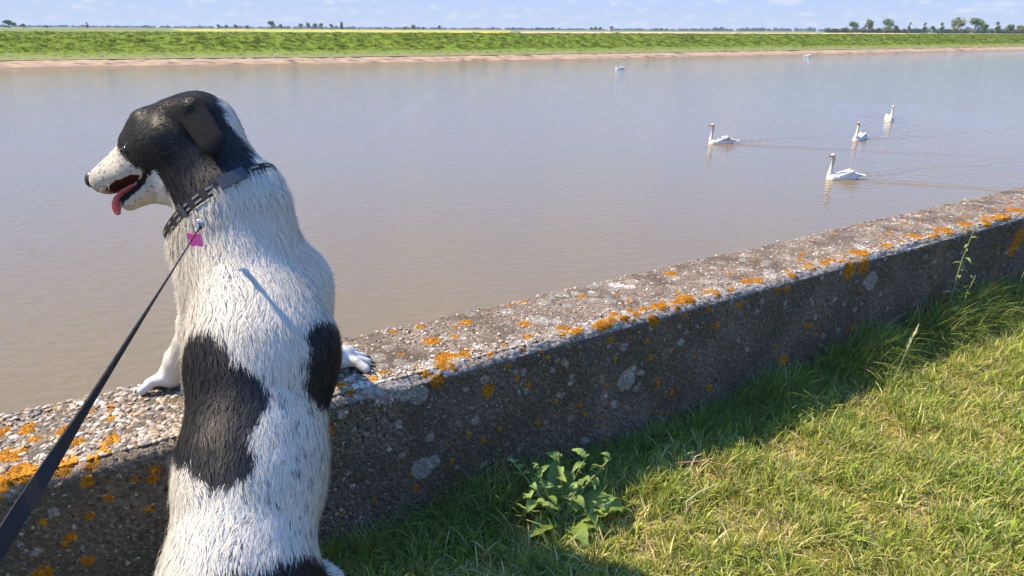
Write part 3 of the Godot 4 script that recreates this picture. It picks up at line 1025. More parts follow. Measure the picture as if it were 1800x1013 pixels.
# ---------------------------------------------------------------- ground and grass
func ground_y(s: float, n: float) -> float:
	return broad.get_noise_2d(s * 22.0, n * 22.0) * 0.028 + rough.get_noise_2d(s * 18.0, n * 18.0) * 0.012 - 0.012

func make_lawn() -> void:
	var v := PackedVector3Array()
	var ss := PackedFloat32Array([-60, -30, -12, -6, -3, -1.5])
	var x := -1.0
	while x < 8.0:
		ss.append(x)
		x += 0.05
	ss.append_array([9, 11, 14, 20, 30, 50, 90])
	var nn := PackedFloat32Array()
	var q := -WALL_NEAR - 0.08
	while q < 1.0:
		nn.append(q)
		q += 0.05
	nn.append_array([1.5, 2.5, 4, 8, 15, 30, 60])
	for n in nn:
		for s in ss: v.append(wp(s, n, ground_y(s, n)))
	tag(part("lawn_ground", grid(v, nn.size(), ss.size()), M.thatch, self), "", "", "", "structure")

# a tuft of bent blades; colours vary from blade to blade
func tuft(seed_: int, blades: int, low: float, high: float, spread: float, width: float, lean: float, palette: Array) -> ArrayMesh:
	var rng := RandomNumberGenerator.new()
	rng.seed = seed_
	var v := PackedVector3Array()
	var n := PackedVector3Array()
	var c := PackedColorArray()
	var idx := PackedInt32Array()
	for b in blades:
		var a := rng.randf() * TAU
		var root := Vector3(cos(a), 0, sin(a)) * spread * sqrt(rng.randf())
		var L := rng.randf_range(low, high)
		var out := Vector3(cos(a + rng.randf_range(-1, 1)), 0, sin(a + rng.randf_range(-1, 1)))
		var bow := lean * rng.randf_range(0.3, 1.5)
		var side := out.cross(Vector3.UP).rotated(Vector3.UP, rng.randf_range(-0.8, 0.8))
		var w := width * rng.randf_range(0.6, 1.25)
		var hue: Color = palette[rng.randi() % palette.size()]
		hue *= rng.randf_range(0.75, 1.25)
		var k := v.size()
		var p := root
		var steps := 4
		for i in steps + 1:
			var t := i / float(steps)
			var tilt := bow * t * 1.3
			var d := (Vector3.UP * cos(tilt) + out * sin(tilt)).normalized()
			if i > 0: p += d * L / steps
			var ww := w * (1.0 - t * t) * 0.5
			var nr := side.cross(d).normalized()
			var shade := Color(hue.r, hue.g, hue.b)
			if i < steps:
				v.append_array([p - side * ww, p + side * ww])
				n.append_array([(nr - side * 0.3).normalized(), (nr + side * 0.3).normalized()])
				c.append_array([shade, shade])
			else:
				v.append(p)
				n.append(nr)
				c.append(shade)
		for i in steps - 1:
			var e := k + i * 2
			idx.append_array([e, e + 1, e + 2, e + 1, e + 3, e + 2])
		var e2 := k + (steps - 1) * 2
		idx.append_array([e2, e2 + 1, e2 + 2])
	# make the winding agree with the normals
	for t in range(0, idx.size(), 3):
		var g := (v[idx[t + 2]] - v[idx[t]]).cross(v[idx[t + 1]] - v[idx[t]])
		if g.dot(n[idx[t]]) < 0.0:
			var s := idx[t + 1]
			idx[t + 1] = idx[t + 2]
			idx[t + 2] = s
	return commit(v, n, c, idx)

func make_grass() -> void:
	var rng := RandomNumberGenerator.new()
	rng.seed = 2024
	var green := [Color(0.265, 0.325, 0.048), Color(0.340, 0.385, 0.068), Color(0.165, 0.240, 0.036), Color(0.420, 0.415, 0.100), Color(0.540, 0.475, 0.190)]
	var dry := [Color(0.62, 0.52, 0.26), Color(0.53, 0.43, 0.20), Color(0.42, 0.39, 0.13), Color(0.66, 0.57, 0.34)]
	var lush := [Color(0.175, 0.240, 0.036), Color(0.215, 0.275, 0.048), Color(0.135, 0.200, 0.030), Color(0.280, 0.310, 0.070), Color(0.42, 0.38, 0.15)]
	var lawn := Node3D.new()
	lawn.name = "lawn_grass"
	add_child(lawn)
	tag(lawn, "short sunlit mown grass of the lawn before the wall", "grass", "", "stuff")
	for kind in 5:
		var places := []
		var colors := PackedColorArray()
		var dead := kind >= 3
		var mesh := tuft(50 + kind, 12, 0.030, 0.080, 0.024, 0.0048, 1.0, green) if not dead else tuft(50 + kind, 10, 0.030, 0.080, 0.03, 0.0036, 2.1, dry)
		for k in (9500 if not dead else 5200):
			var s := rng.randf_range(-1.2, 6.5)
			var n := rng.randf_range(-WALL_NEAR + 0.02, 0.25)
			if k % 9 == 0:
				s = rng.randf_range(-2.0, 12.0)
				n = rng.randf_range(-WALL_NEAR + 0.02, 2.5)
			var patch := broad.get_noise_2d(s * 45.0, n * 45.0) + 0.6 * rough.get_noise_2d(s * 60.0 + 9.0, n * 60.0)
			if not dead and patch < -0.30 and rng.randf() < 0.7: continue
			if dead and patch > 0.12 and rng.randf() < 0.75: continue
			var size := rng.randf_range(0.65, 1.25) * (1.0 + 0.35 * clampf(patch, -0.6, 1.0))
			var b := Basis.from_euler(Vector3(rng.randf_range(-0.35, 0.35), rng.randf() * TAU, rng.randf_range(-0.35, 0.35))).scaled(Vector3.ONE * size)
			places.append(Transform3D(b, wp(s, n, ground_y(s, n) - 0.003)))
			var g := rng.randf_range(0.8, 1.2)
			colors.append(Color(g * (1.0 - 0.12 * patch), g, g * 0.95))
		many("blades", mesh, M.grass, places, colors, lawn)
	var long := Node3D.new()
	long.name = "long_grass"
	add_child(long)
	tag(long, "long dark uncut grass growing along the foot of the wall", "grass", "", "stuff")
	for kind in 4:
		var places := []
		var colors := PackedColorArray()
		var straw := kind == 3
		var mesh := tuft(80 + kind, 13, 0.12, 0.30, 0.035, 0.0052, 1.15, lush) if not straw else tuft(84, 6, 0.12, 0.30, 0.03, 0.0030, 1.5, dry)
		for k in (1500 if not straw else 420):
			var s := rng.randf_range(-0.5, 9.0)
			var deep := rng.randf() * rng.randf()
			var lushness := smoothstep(-0.3, 0.5, broad.get_noise_2d(s * 28.0, 5.0) + 0.25)
			var width := 0.16
			var tall := 0.75
			if s > 1.75:
				width = 0.20
				tall = 0.72
			elif s > 1.15:
				width = 0.14
				tall = 0.42
			elif s > 0.35:
				width = 0.24
				tall = 0.72
			if s > 2.6: tall = 0.98
			var n := -WALL_NEAR + 0.015 + deep * width
			var size := tall * rng.randf_range(0.55, 1.1) * (0.7 + 0.5 * lushness) * (1.0 - 0.45 * deep)
			var b := Basis.from_euler(Vector3(rng.randf_range(-0.2, 0.2), rng.randf() * TAU, rng.randf_range(-0.2, 0.2))).scaled(Vector3(1, 1, 1) * size)
			places.append(Transform3D(b, wp(s, n, ground_y(s, n) - 0.004)))
			var g := rng.randf_range(0.75, 1.2)
			colors.append(Color(g, g, g))
		many("blades", mesh, M.grass, places, colors, long)

# ---------------------------------------------------------------- weeds
func leaf(length: float, width: float, seed_: int, curl := 0.5, toothed := 0.12) -> ArrayMesh:
	var v := PackedVector3Array()
	var idx := PackedInt32Array()
	var rows := 12
	for i in rows + 1:
		var t := i / float(rows)
		var w := width * 0.5 * pow(sin(PI * pow(t, 0.72)), 0.8) * (1.0 + toothed * sin(t * 34.0 + seed_)) + 0.0006
		var y := sin(t * PI * 0.8) * length * 0.16 - t * t * curl * length * 0.45
		for k in 5:
			var u := (k - 2) / 2.0
			var wave := rough.get_noise_2d(t * 160.0 + seed_ * 50.0, u * 60.0) * width * 0.16
			v.append(Vector3(u * w, y + absf(u) * w * 0.35 + wave * absf(u), t * length))
	for i in rows:
		for k in 4:
			var a := i * 5 + k
			idx.append_array([a, a + 5, a + 1, a + 1, a + 5, a + 6])
	return commit(v, smooth_normals(v, idx), PackedColorArray(), idx)

func make_weeds() -> void:
	var rng := RandomNumberGenerator.new()
	rng.seed = 31
	var at := wp(1.05, -1.355, ground_y(1.05, -1.355))
	var w := thing("broad_leaved_weed", at, "broad-leaved green weed with branching stems at the foot of the wall", "plant")
	w.scale = Vector3.ONE * 0.9
	var shapes := []
	for k in 5: shapes.append(leaf(1.0, 0.62 if k < 3 else 0.36, k, 0.4 + 0.12 * k, 0.10))
	# each stem: end point (along, away, up), then its leaves
	for s in [[Vector3(-0.13, -0.10, 0.23), 5], [Vector3(-0.07, -0.06, 0.21), 6], [Vector3(0.02, -0.07, 0.22), 6], [Vector3(0.10, -0.03, 0.21), 6], [Vector3(0.19, -0.01, 0.19), 5], [Vector3(0.04, 0.03, 0.18), 3], [Vector3(-0.15, 0.0, 0.17), 3], [Vector3(0.12, 0.08, 0.10), 3]]:
		var e := wp(s[0].x, s[0].y, s[0].z)
		var mid := e * 0.5 + Vector3(rng.randf_range(-0.015, 0.015), 0.02, rng.randf_range(-0.015, 0.015))
		var stem := part("stem", tube([Vector3.ZERO, mid * 0.5 + Vector3(0, 0.01, 0), mid, e], [0.0050, 0.0044, 0.0036, 0.0020], 7), M.stem, w)
		for k in s[1] + 4:
			var t: float = 1.0 - 0.085 * k
			var p := mid.lerp(e, clampf(t * 2.0 - 1.0, 0.0, 1.0)) if t > 0.5 else Vector3.ZERO.lerp(mid, t * 2.0)
			var size := rng.randf_range(0.028, 0.058)
			var b := Basis.from_euler(Vector3(rng.randf_range(-0.75, 0.15), rng.randf() * TAU, rng.randf_range(-0.4, 0.4))).scaled(Vector3.ONE * size)
			part("leaf", shapes[rng.randi() % 5], M.leaf if rng.randf() < 0.7 else M.leaf_pale, stem, Transform3D(b, p))
		if s[0].z > 0.2:
			for k in 5:
				part("bud", ball(0.0035, 0.0045, 0.0035, 6), M.leaf_pale, stem, Transform3D(Basis.IDENTITY, e + Vector3(rng.randf_range(-0.01, 0.01), rng.randf_range(0, 0.015), rng.randf_range(-0.01, 0.01))))
	# big low leaves round the foot
	for q in [[0.35, 0.16, 1.0, 0.20], [-0.45, 0.14, 1.05, 0.15], [1.9, 0.19, 0.15, 0.13], [2.5, 0.10, 0.1, 0.12], [3.3, 0.10, 0.25, 0.11], [-1.7, 0.11, 0.3, 0.10]]:
		var yaw: float = q[0]
		var dir := ALONG * sin(yaw) - TOWARD * cos(yaw)
		var b := Basis(dir.cross(Vector3.UP) * -1.0, Vector3.UP, dir).orthonormalized() * Basis.from_euler(Vector3(-q[2], 0, 0))
		part("basal_leaf", shapes[int(q[1] * 100.0) % 3], M.leaf, w, Transform3D(b.scaled(Vector3.ONE * (q[1] + 0.02)), dir * 0.03 + Vector3(0, 0.02, 0)))
	# thin upright weed against the wall further on
	var a2 := wp(3.36, -1.50, ground_y(3.36, -1.5))
	var t2 := thing("upright_weed", a2, "thin upright weed with small jagged leaves in front of the wall", "plant")
	part("stem", tube([Vector3.ZERO, Vector3(0.015, 0.2, 0.0), Vector3(0.02, 0.4, 0.01), Vector3(0.045, 0.56, 0.01)], [0.005, 0.004, 0.003, 0.0015], 6), M.stem, t2)
	part("stem", tube([Vector3(0.01, 0.02, 0), Vector3(0.06, 0.17, 0.02), Vector3(0.085, 0.33, 0.03)], [0.004, 0.003, 0.0015], 6), M.stem, t2)
	for k in 26:
		var second := k > 13
		var h := (k / 13.0 if not second else (k - 13) / 13.0)
		var p := Vector3(0.015 + 0.03 * h, 0.16 + 0.40 * h, 0.005) if not second else Vector3(0.03 + 0.055 * h, 0.08 + 0.25 * h, 0.02)
		var b := Basis.from_euler(Vector3(rng.randf_range(-0.6, 0.3), k * 2.4, rng.randf_range(-0.3, 0.3))).scaled(Vector3.ONE * rng.randf_range(0.03, 0.06) * (1.15 - 0.5 * h))
		part("leaf", shapes[3 + k % 2], M.leaf_pale if k % 3 else M.leaf, t2, Transform3D(b, p))
	# grasses in seed leaning out over the long grass
	for g in [[4.05, -1.40, 0.56, 0.18], [4.18, -1.36, 0.46, 0.22], [3.90, -1.44, 0.44, 0.10], [2.62, -1.30, 0.26, 0.10]]:
		var a3 := wp(g[0], g[1], ground_y(g[0], g[1]))
		var s3 := thing("seeding_grass", a3, "tall grass stalk with a pale seed head above the long grass", "grass stalk", "grass stalks in seed by the wall")
		var tip: Vector3 = ALONG * g[3] + Vector3(0, g[2], 0)
		var bow: Vector3 = tip * 0.55 + Vector3(0, g[2] * 0.10, 0)
		part("stalk", tube([Vector3.ZERO, tip * 0.25 + Vector3(0, g[2] * 0.06, 0), bow, tip], [0.0022, 0.0018, 0.0015, 0.0010], 5), M.stem, s3)
		for k in 16:
			var t := 0.62 + 0.40 * k / 15.0
			var p: Vector3 = bow.lerp(tip, (t - 0.55) / 0.45)
			var d: Vector3 = ((tip - bow).normalized() + Vector3(rng.randf_range(-0.3, 0.3), rng.randf_range(-0.2, 0.3), rng.randf_range(-0.3, 0.3))).normalized()
			part("spikelet", tube([p, p + d * 0.011, p + d * 0.024], [0.0008, 0.0024, 0.0005], 5), M.seed, s3)
	# dry bits lying in the shade
	var twig := thing("dry_stem", wp(1.49, -1.36, 0.035), "thin reddish dry stem lying across the shaded grass", "twig")
	part("stalk", tube([Vector3.ZERO, Vector3(0.10, 0.010, 0.0), Vector3(0.20, 0.004, 0.03)], [0.0026, 0.0022, 0.0016], 6), M.straw_red, twig)
	part("side_shoot", tube([Vector3(0.10, 0.010, 0.0), Vector3(0.13, 0.03, -0.02)], [0.0016, 0.0008], 5), M.straw_red, twig)
	var bent := thing("bent_stem", wp(1.36, -1.17, 0.01), "pale dead stem bent over at the edge of the shade", "twig")
	part("stalk", tube([Vector3.ZERO, Vector3(-0.005, 0.05, 0), Vector3(0.03, 0.085, 0), Vector3(0.09, 0.10, -0.02)], [0.0028, 0.0026, 0.0022, 0.0012], 6), M.seed, bent)
	part("sheath", tube([Vector3(-0.002, 0.02, 0.002), Vector3(0.02, 0.06, 0.004)], [0.0034, 0.001], 6), M.straw_red, bent)

# ---------------------------------------------------------------- water and swans
# [x, z, heading in degrees (0 = towards -x, plus = turning towards the eye), size]
const SWANS := [[7.62, -16.15, 4.0, 0.97], [6.30, -21.5, 3.0, 0.98], [10.95, -22.5, 42.0, 0.95], [14.45, -27.7, 76.0, 0.98], [9.30, -64.2, 8.0, 1.0]]

func ripple(x: float, z: float) -> float:
	var h := 0.0
	for k in 4:
		var sw: Array = SWANS[k]
		var a := deg_to_rad(sw[2])
		var fwd := Vector2(-cos(a), sin(a))
		var d := Vector2(x - sw[0], z - sw[1])
		var back := -d.dot(fwd)
		var side := absf(d.x * fwd.y - d.y * fwd.x)
		var r := d.length()
		h += 0.0055 * sin(r * 21.0) * exp(-absf(r - 0.9) * 1.3) * smoothstep(0.3, 0.6, r)
		if back > -0.3:
			var arm := side - (back + 0.35) * 0.36 + broad.get_noise_2d(x * 12.0, z * 12.0) * 0.35 * smoothstep(0.0, 3.0, back)
			var fade := exp(-maxf(back, 0.0) * 0.16) * smoothstep(-0.3, 0.3, back)
			h += 0.018 * fade * cos(arm * 17.0) * exp(-arm * arm * 9.0)
			h += 0.009 * fade * cos(side * 6.0 + back * 13.0) * exp(-side * side / (0.05 + 0.05 * back * back))
	return h

func make_water() -> void:
	var xs := PackedFloat32Array([-400, -200, -120, -80, -50, -30, -18, -10, -5, 0, 2.5])
	var x := 3.5
	while x < 20.0:
		xs.append(x)
		x += 0.062
	xs.append_array([21, 24, 30, 40, 60, 90, 130, 200, 320, 500, 900])
	var zs := PackedFloat32Array([60, 30, 10, 4, 0, -3, -6, -9, -11])
	var z := -12.0
	while z > -35.0:
		zs.append(z)
		z -= 0.062
	zs.append_array([-36, -40, -50, -65, -85, -110, -150, -220, -350, -600])
	var v := PackedVector3Array()
	for zz in zs:
		for xx in xs:
			var h := 0.0
			if xx > 3.4 and xx < 20.1 and zz < -11.9 and zz > -35.1:
				var fade := smoothstep(3.5, 4.5, xx) * smoothstep(20.0, 18.5, xx) * smoothstep(-12.0, -13.0, zz) * smoothstep(-35.0, -33.0, zz)
				h = ripple(xx, zz) * fade
			# nothing of the river lies on the lawn side of the wall
			var p := Vector3(xx, WATER + h, zz)
			var n := p.dot(TOWARD)
			if n > -WALL_NEAR - 0.1:
				p -= TOWARD * (n + WALL_NEAR + 0.1)
			v.append(p)
	tag(part("river_water", grid(v, zs.size(), xs.size()), M.water, self), "", "", "", "structure")

func swan_mesh(feeding: bool) -> Array:
	bones_clear()
	# facing -x, water line at y = 0
	bone(Vector3(-0.26, 0.03, 0), Vector3(0.22, 0.05, 0), 0.125, 0.115, 0.06)
	bone(Vector3(-0.02, 0.08, 0), Vector3(0.26, 0.10, 0), 0.125, 0.085, 0.05)
	bone(Vector3(0.22, 0.08, 0), Vector3(0.47, 0.115, 0), 0.075, 0.022, 0.05)
	for l in [-1.0, 1.0]:
		bone(Vector3(-0.12, 0.10, 0.085 * l), Vector3(0.16, 0.185, 0.075 * l), 0.055, 0.066, 0.018, 0.0, Vector3(0, 0, 1), 1.5)
		bone(Vector3(0.12, 0.155, 0.07 * l), Vector3(0.40, 0.120, 0.030 * l), 0.055, 0.022, 0.018, 0.0, Vector3(0, 0, 1), 1.5)
	if feeding:
		bone(Vector3(-0.30, 0.05, 0), Vector3(-0.42, 0.16, 0), 0.10, 0.055, 0.05)
		bone(Vector3(-0.42, 0.16, 0), Vector3(-0.56, 0.17, 0), 0.050, 0.040, 0.03)
		bone(Vector3(-0.56, 0.17, 0), Vector3(-0.66, 0.05, 0), 0.040, 0.036, 0.03)
		bone(Vector3(-0.66, 0.05, 0), Vector3(-0.70, -0.05, 0), 0.036, 0.040, 0.03)
	else:
		bone(Vector3(-0.29, 0.03, 0), Vector3(-0.345, 0.15, 0), 0.105, 0.058, 0.05)
		bone(Vector3(-0.345, 0.15, 0), Vector3(-0.325, 0.32, 0), 0.052, 0.037, 0.03)
		bone(Vector3(-0.325, 0.32, 0), Vector3(-0.300, 0.50, 0), 0.037, 0.033, 0.02)
		bone(Vector3(-0.300, 0.50, 0), Vector3(-0.325, 0.575, 0), 0.034, 0.036, 0.02)
		bone(Vector3(-0.325, 0.585, 0), Vector3(-0.390, 0.568, 0), 0.043, 0.032, 0.02)
	var s := skin(Vector3(-0.80, -0.15, -0.24), Vector3(0.56, 0.68, 0.24), 0.015, func(_p, _r): return true)
	var v: PackedVector3Array = s[0]
	var n := smooth_normals(v, s[1])
	var c := PackedColorArray()
	for p in v:
		var stain := 0.0
		if not feeding and p.x < -0.24: stain = clampf(0.30 + 0.55 * smoothstep(0.15, 0.5, p.y) + 0.3 * rough.get_noise_3dv(p * 60.0), 0.0, 1.0)
		c.append(Color(0.66, 0.645, 0.62).lerp(Color(0.52, 0.41, 0.26), stain * 0.95))
	return [v, n, c, s[1]]

func make_swans() -> void:
	var labels := ["white swan with tan neck swimming nearest the river wall", "white swan with grey-brown mottled back and tan neck, leading the others",
		"smaller-looking white swan swimming behind the two leading swans", "white swan swimming head-on with its breast towards the wall", "lone white swan far out near the sandy bank"]
	var plain := swan_mesh(false)
	var mottled: Array = plain.duplicate(true)
	var cc: PackedColorArray = mottled[2]
	for i in cc.size():
		var p: Vector3 = plain[0][i]
		if p.x > -0.08 and p.y > 0.10 and rough.get_noise_3dv(p * Vector3(90, 120, 90)) > -0.05: cc[i] = Color(0.36, 0.31, 0.27)
	mottled[2] = cc
	var meshes := [commit(plain[0], plain[1], plain[2], plain[3]), commit(mottled[0], mottled[1], mottled[2], mottled[3])]
	for k in SWANS.size():
		var s: Array = SWANS[k]
		var o := thing("swan", Vector3(s[0], WATER - 0.015, s[1]), labels[k], "swan", "swans on the river")
		o.rotation.y = deg_to_rad(s[2])
		o.scale = Vector3.ONE * s[3]
		part("body", meshes[1 if k == 1 else 0], M.feather, o)
		var beak := part("beak", tube([Vector3(-0.405, 0.573, 0), Vector3(-0.445, 0.558, 0), Vector3(-0.485, 0.540, 0), Vector3(-0.505, 0.531, 0)], [0.024, 0.018, 0.014, 0.006], 8, 0.8), M.beak, o)
		part("knob", ball(0.016, 0.016, 0.016, 10), M.nose, beak, Transform3D(Basis.IDENTITY, Vector3(-0.414, 0.592, 0)))
		for l in [-1.0, 1.0]:
			part("face_patch", ball(0.013, 0.009, 0.009, 8), M.nose, o, Transform3D(Basis.from_euler(Vector3(0, 0, -0.3)).scaled_local(Vector3(1.6, 1, 0.5)), Vector3(-0.395, 0.577, 0.029 * l)))
			# folded wing: long overlapping quills towards the tail
			for q in 6:
				var a := Vector3(0.05 + 0.045 * q, 0.185 - 0.012 * q, (0.105 - 0.008 * q) * l)
				part("wing_quill", tube([a, a + Vector3(0.10, 0.006, -0.012 * l), a + Vector3(0.20, -0.012, -0.035 * l)], [0.020, 0.022, 0.004], 6, 0.35), M.feather_plain, o)
			part("foot", ball(0.03, 0.018, 0.02, 8), M.nose, o, Transform3D(Basis.IDENTITY, Vector3(0.33, 0.012, 0.06 * l)))
		for q in 5:
			part("tail_feather", tube([Vector3(0.40, 0.105, (q - 2) * 0.010), Vector3(0.47, 0.120, (q - 2) * 0.020), Vector3(0.53, 0.125 - absf(q - 2) * 0.006, (q - 2) * 0.032)], [0.018, 0.020, 0.005], 6, 0.3), M.feather_plain, o)
	var f := swan_mesh(true)
	var o2 := thing("swan", Vector3(40.2, WATER - 0.01, -101.0), "far white swan stretching its neck down to the water by the bank", "swan", "swans on the river")
	part("body", commit(f[0], f[1], f[2], f[3]), M.feather, o2)
	part("beak", tube([Vector3(-0.70, -0.05, 0), Vector3(-0.72, -0.12, 0)], [0.022, 0.006], 8), M.beak, o2)
	o2.scale = Vector3.ONE * 1.05
	# dark bits drifting on the water
	for p in [[826, Vector3(-0.42, 0, -5.8)], [63, Vector3(-3.75, 0, -5.15)], [729, Vector3(-0.80, 0, -5.45)]]:
		var d := thing("floating_twig", p[1] + Vector3(0, WATER + 0.004, 0), "tiny dark scrap of twig drifting on the brown water", "twig", "scraps drifting on the water")
		part("scrap", tube([Vector3(-0.012, 0, 0), Vector3(0.0, 0.005, 0.004), Vector3(0.014, 0, 0)], [0.004, 0.006, 0.002], 6), M.bark, d)

# ---------------------------------------------------------------- far bank and fields
const EDGE := [Vector2(-230, 66), Vector2(-120, -7), Vector2(-52.07, -51.64), Vector2(-40.99, -58.84), Vector2(-30.03, -64.69), Vector2(-16.43, -70.65), Vector2(-0.13, -79.19), Vector2(21.44, -93.0), Vector2(51.35, -112.3), Vector2(98.67, -143.2), Vector2(200, -211), Vector2(420, -360), Vector2(1000, -750)]
const INLAND := Vector3(-0.51504, 0, -0.85717)

func edge_at(d: float) -> Vector3:       # d: metres along the water's edge from x = -230
	var left := d
	for i in EDGE.size() - 1:
		var a: Vector2 = EDGE[i]
		var b: Vector2 = EDGE[i + 1]
		var L := a.distance_to(b)
		if left <= L or i == EDGE.size() - 2:
			var p := a.lerp(b, left / L)
			return Vector3(p.x, 0, p.y)
		left -= L
	return Vector3.ZERO

func bank_y(s: float) -> float:
	var prof := [[-4.0, -2.6], [0.0, -1.87], [1.2, -1.55], [4.0, -1.33], [9.0, -1.05], [11.0, -0.75], [16.0, 0.55], [18.0, 0.75], [21.0, 0.68], [30.0, 0.60]]
	for i in prof.size() - 1:
		if s <= prof[i + 1][0]: return lerpf(prof[i][1], prof[i + 1][1], clampf((s - prof[i][0]) / (prof[i + 1][0] - prof[i][0]), 0, 1))
	return 0.6

func make_bank() -> void:
	var ds := PackedFloat32Array()
	var d := 0.0
	while d < 1500.0:
		ds.append(d)
		d += 0.55 if d > 170.0 and d < 420.0 else (2.0 if d < 700.0 else 20.0)
	# sandy foreshore
	var v := PackedVector3Array()
	var c := PackedColorArray()
	var cols := [-4.0, -1.5, -0.5, 0.0, 0.3, 0.6, 0.9, 1.3, 1.8, 2.3, 2.9, 3.5, 4.2, 5.0]
	for s in cols:
		for dd in ds:
			var p := edge_at(dd)
			var wob := broad.get_noise_2d(dd * 5.0, 3.0) * 0.9
			var k := rough.get_noise_2d(dd * 30.0, s * 60.0)
			var y := bank_y(s) + (k * 0.06 + broad.get_noise_2d(dd * 24.0, s * 40.0) * 0.06) * smoothstep(-0.2, 0.9, s)
			v.append(p + INLAND * (s + wob) + Vector3(0, y, 0))
			var hue := Color(0.31, 0.225, 0.155) * (1.0 + 0.35 * k + 0.3 * fine.get_noise_2d(dd * 120.0, s * 200.0))
			if s < 0.4: hue = hue.lerp(Color(0.15, 0.11, 0.08), 0.7)
			if k > 0.42 and s > 0.5: hue = Color(0.10, 0.07, 0.05)
			c.append(hue)
	tag(part("sandy_foreshore", grid(v, cols.size(), ds.size(), c), M.soil, self), "", "", "", "structure")
	# grass bank
	v = PackedVector3Array()
	c = PackedColorArray()
	var s2 := 3.6
	var rows := 0
	while s2 < 24.0:
		for dd in ds:
			var wob := broad.get_noise_2d(dd * 5.0, 3.0) * 0.9
			var k := rough.get_noise_2d(dd * 14.0, s2 * 20.0)
			var b := broad.get_noise_2d(dd * 10.0, s2 * 12.0)
			var y := bank_y(s2) + (0.10 * k + 0.16 * b) * smoothstep(4.0, 8.0, s2) + 0.05
			v.append(edge_at(dd) + INLAND * (s2 + wob) + Vector3(0, y, 0))
			var hue := Color(0.140, 0.190, 0.024).lerp(Color(0.108, 0.160, 0.018), smoothstep(-0.4, 0.5, b + 0.5 * k))
			hue = hue.lerp(Color(0.185, 0.180, 0.085), smoothstep(10.5, 5.5, s2 + b * 2.0) * 0.85)
			c.append(hue)
		s2 += 0.5
		rows += 1
	tag(part("grass_bank", grid(v, rows, ds.size(), c), M.soil, self), "", "", "", "structure")
	# tussocks on the bank
	var rng := RandomNumberGenerator.new()
	rng.seed = 8
	var tuss := Node3D.new()
	tuss.name = "bank_grass"
	add_child(tuss)
	tag(tuss, "rough green grass and tussocks covering the far river bank", "grass", "", "stuff")
	for kind in 3:
		var mesh := tuft(140 + kind, 26, 0.10, 0.26, 0.24, 0.045, 1.3, [Color(0.140, 0.190, 0.018), Color(0.112, 0.165, 0.016), Color(0.165, 0.205, 0.028), Color(0.20, 0.21, 0.045)])
		var places := []
		var colors := PackedColorArray()
		for k in 15000:
			var dd := rng.randf_range(150.0, 430.0) if k % 4 else rng.randf_range(90.0, 760.0)
			var s := rng.randf_range(5.0, 22.0)
			var b := broad.get_noise_2d(dd * 10.0, s * 12.0)
			if s < 10.0 and rng.randf() < 0.55: continue
			var wob := broad.get_noise_2d(dd * 5.0, 3.0) * 0.9
			var kk := rough.get_noise_2d(dd * 14.0, s * 20.0)
			var y := bank_y(s) + (0.10 * kk + 0.16 * b) * smoothstep(4.0, 8.0, s) + 0.02
			var size := rng.randf_range(0.5, 1.25) * (0.6 if s < 10.0 else 1.0)
			if rng.randf() < 0.05: size *= 1.6
			places.append(Transform3D(Basis(Vector3.UP, rng.randf() * TAU).scaled(Vector3(size, size * rng.randf_range(0.5, 1.0), size)), edge_at(dd) + INLAND * (s + wob) + Vector3(0, y, 0)))
			var g := rng.randf_range(0.88, 1.12) * (1.0 + 0.2 * b)
			var dry := smoothstep(11.0, 6.0, s) * 0.8
			colors.append(Color(g * (1.0 + dry * 0.7), g * (1.0 + dry * 0.15), g * (1.0 + dry)))
		many("tussocks", mesh, M.grass, places, colors, tuss)
	# level fields to the horizon
	v = PackedVector3Array()
	c = PackedColorArray()
	var sl := [22.5, 26.0, 32.0, 40.0, 52.0, 66.0, 84.0, 110.0, 150.0, 200.0, 280.0, 400.0, 600.0, 1000.0, 2000.0, 4500.0, 9000.0]
	var dl := PackedFloat32Array()
	d = -4000.0
	while d < 6000.0:
		dl.append(d)
		d += 8.0 if d > -100.0 and d < 800.0 else 200.0
	for s in sl:
		for dd in dl:
			var base := edge_at(clampf(dd, 0.0, 1500.0)) + ALONG * (dd - clampf(dd, 0.0, 1500.0))
			v.append(base + INLAND * s + Vector3(0, 0.60 if s > 25.0 else 0.66, 0))
			var k := rough.get_noise_2d(dd * 3.0, s * 2.0)
			c.append(Color(0.12, 0.165, 0.045).lerp(Color(0.20, 0.185, 0.085), smoothstep(-0.4, 0.5, k)))
	tag(part("fields", grid(v, sl.size(), dl.size(), c), M.soil, self), "", "", "", "structure")
	strip("buttercup_meadow", [Vector3(-78, 0, -178), Vector3(-30, 0, -172), Vector3(-1, 0, -168), Vector3(-1, 0, -440), Vector3(-90, 0, -390), Vector3(-165, 0, -360)], Color(0.46, 0.38, 0.05), Color(0.22, 0.22, 0.06), 0.05)
	strip("dry_reed_field", [Vector3(2, 0, -150), Vector3(70, 0, -178), Vector3(130, 0, -215), Vector3(150, 0, -300), Vector3(60, 0, -280), Vector3(2, 0, -270)], Color(0.42, 0.34, 0.20), Color(0.28, 0.24, 0.13), -0.35)

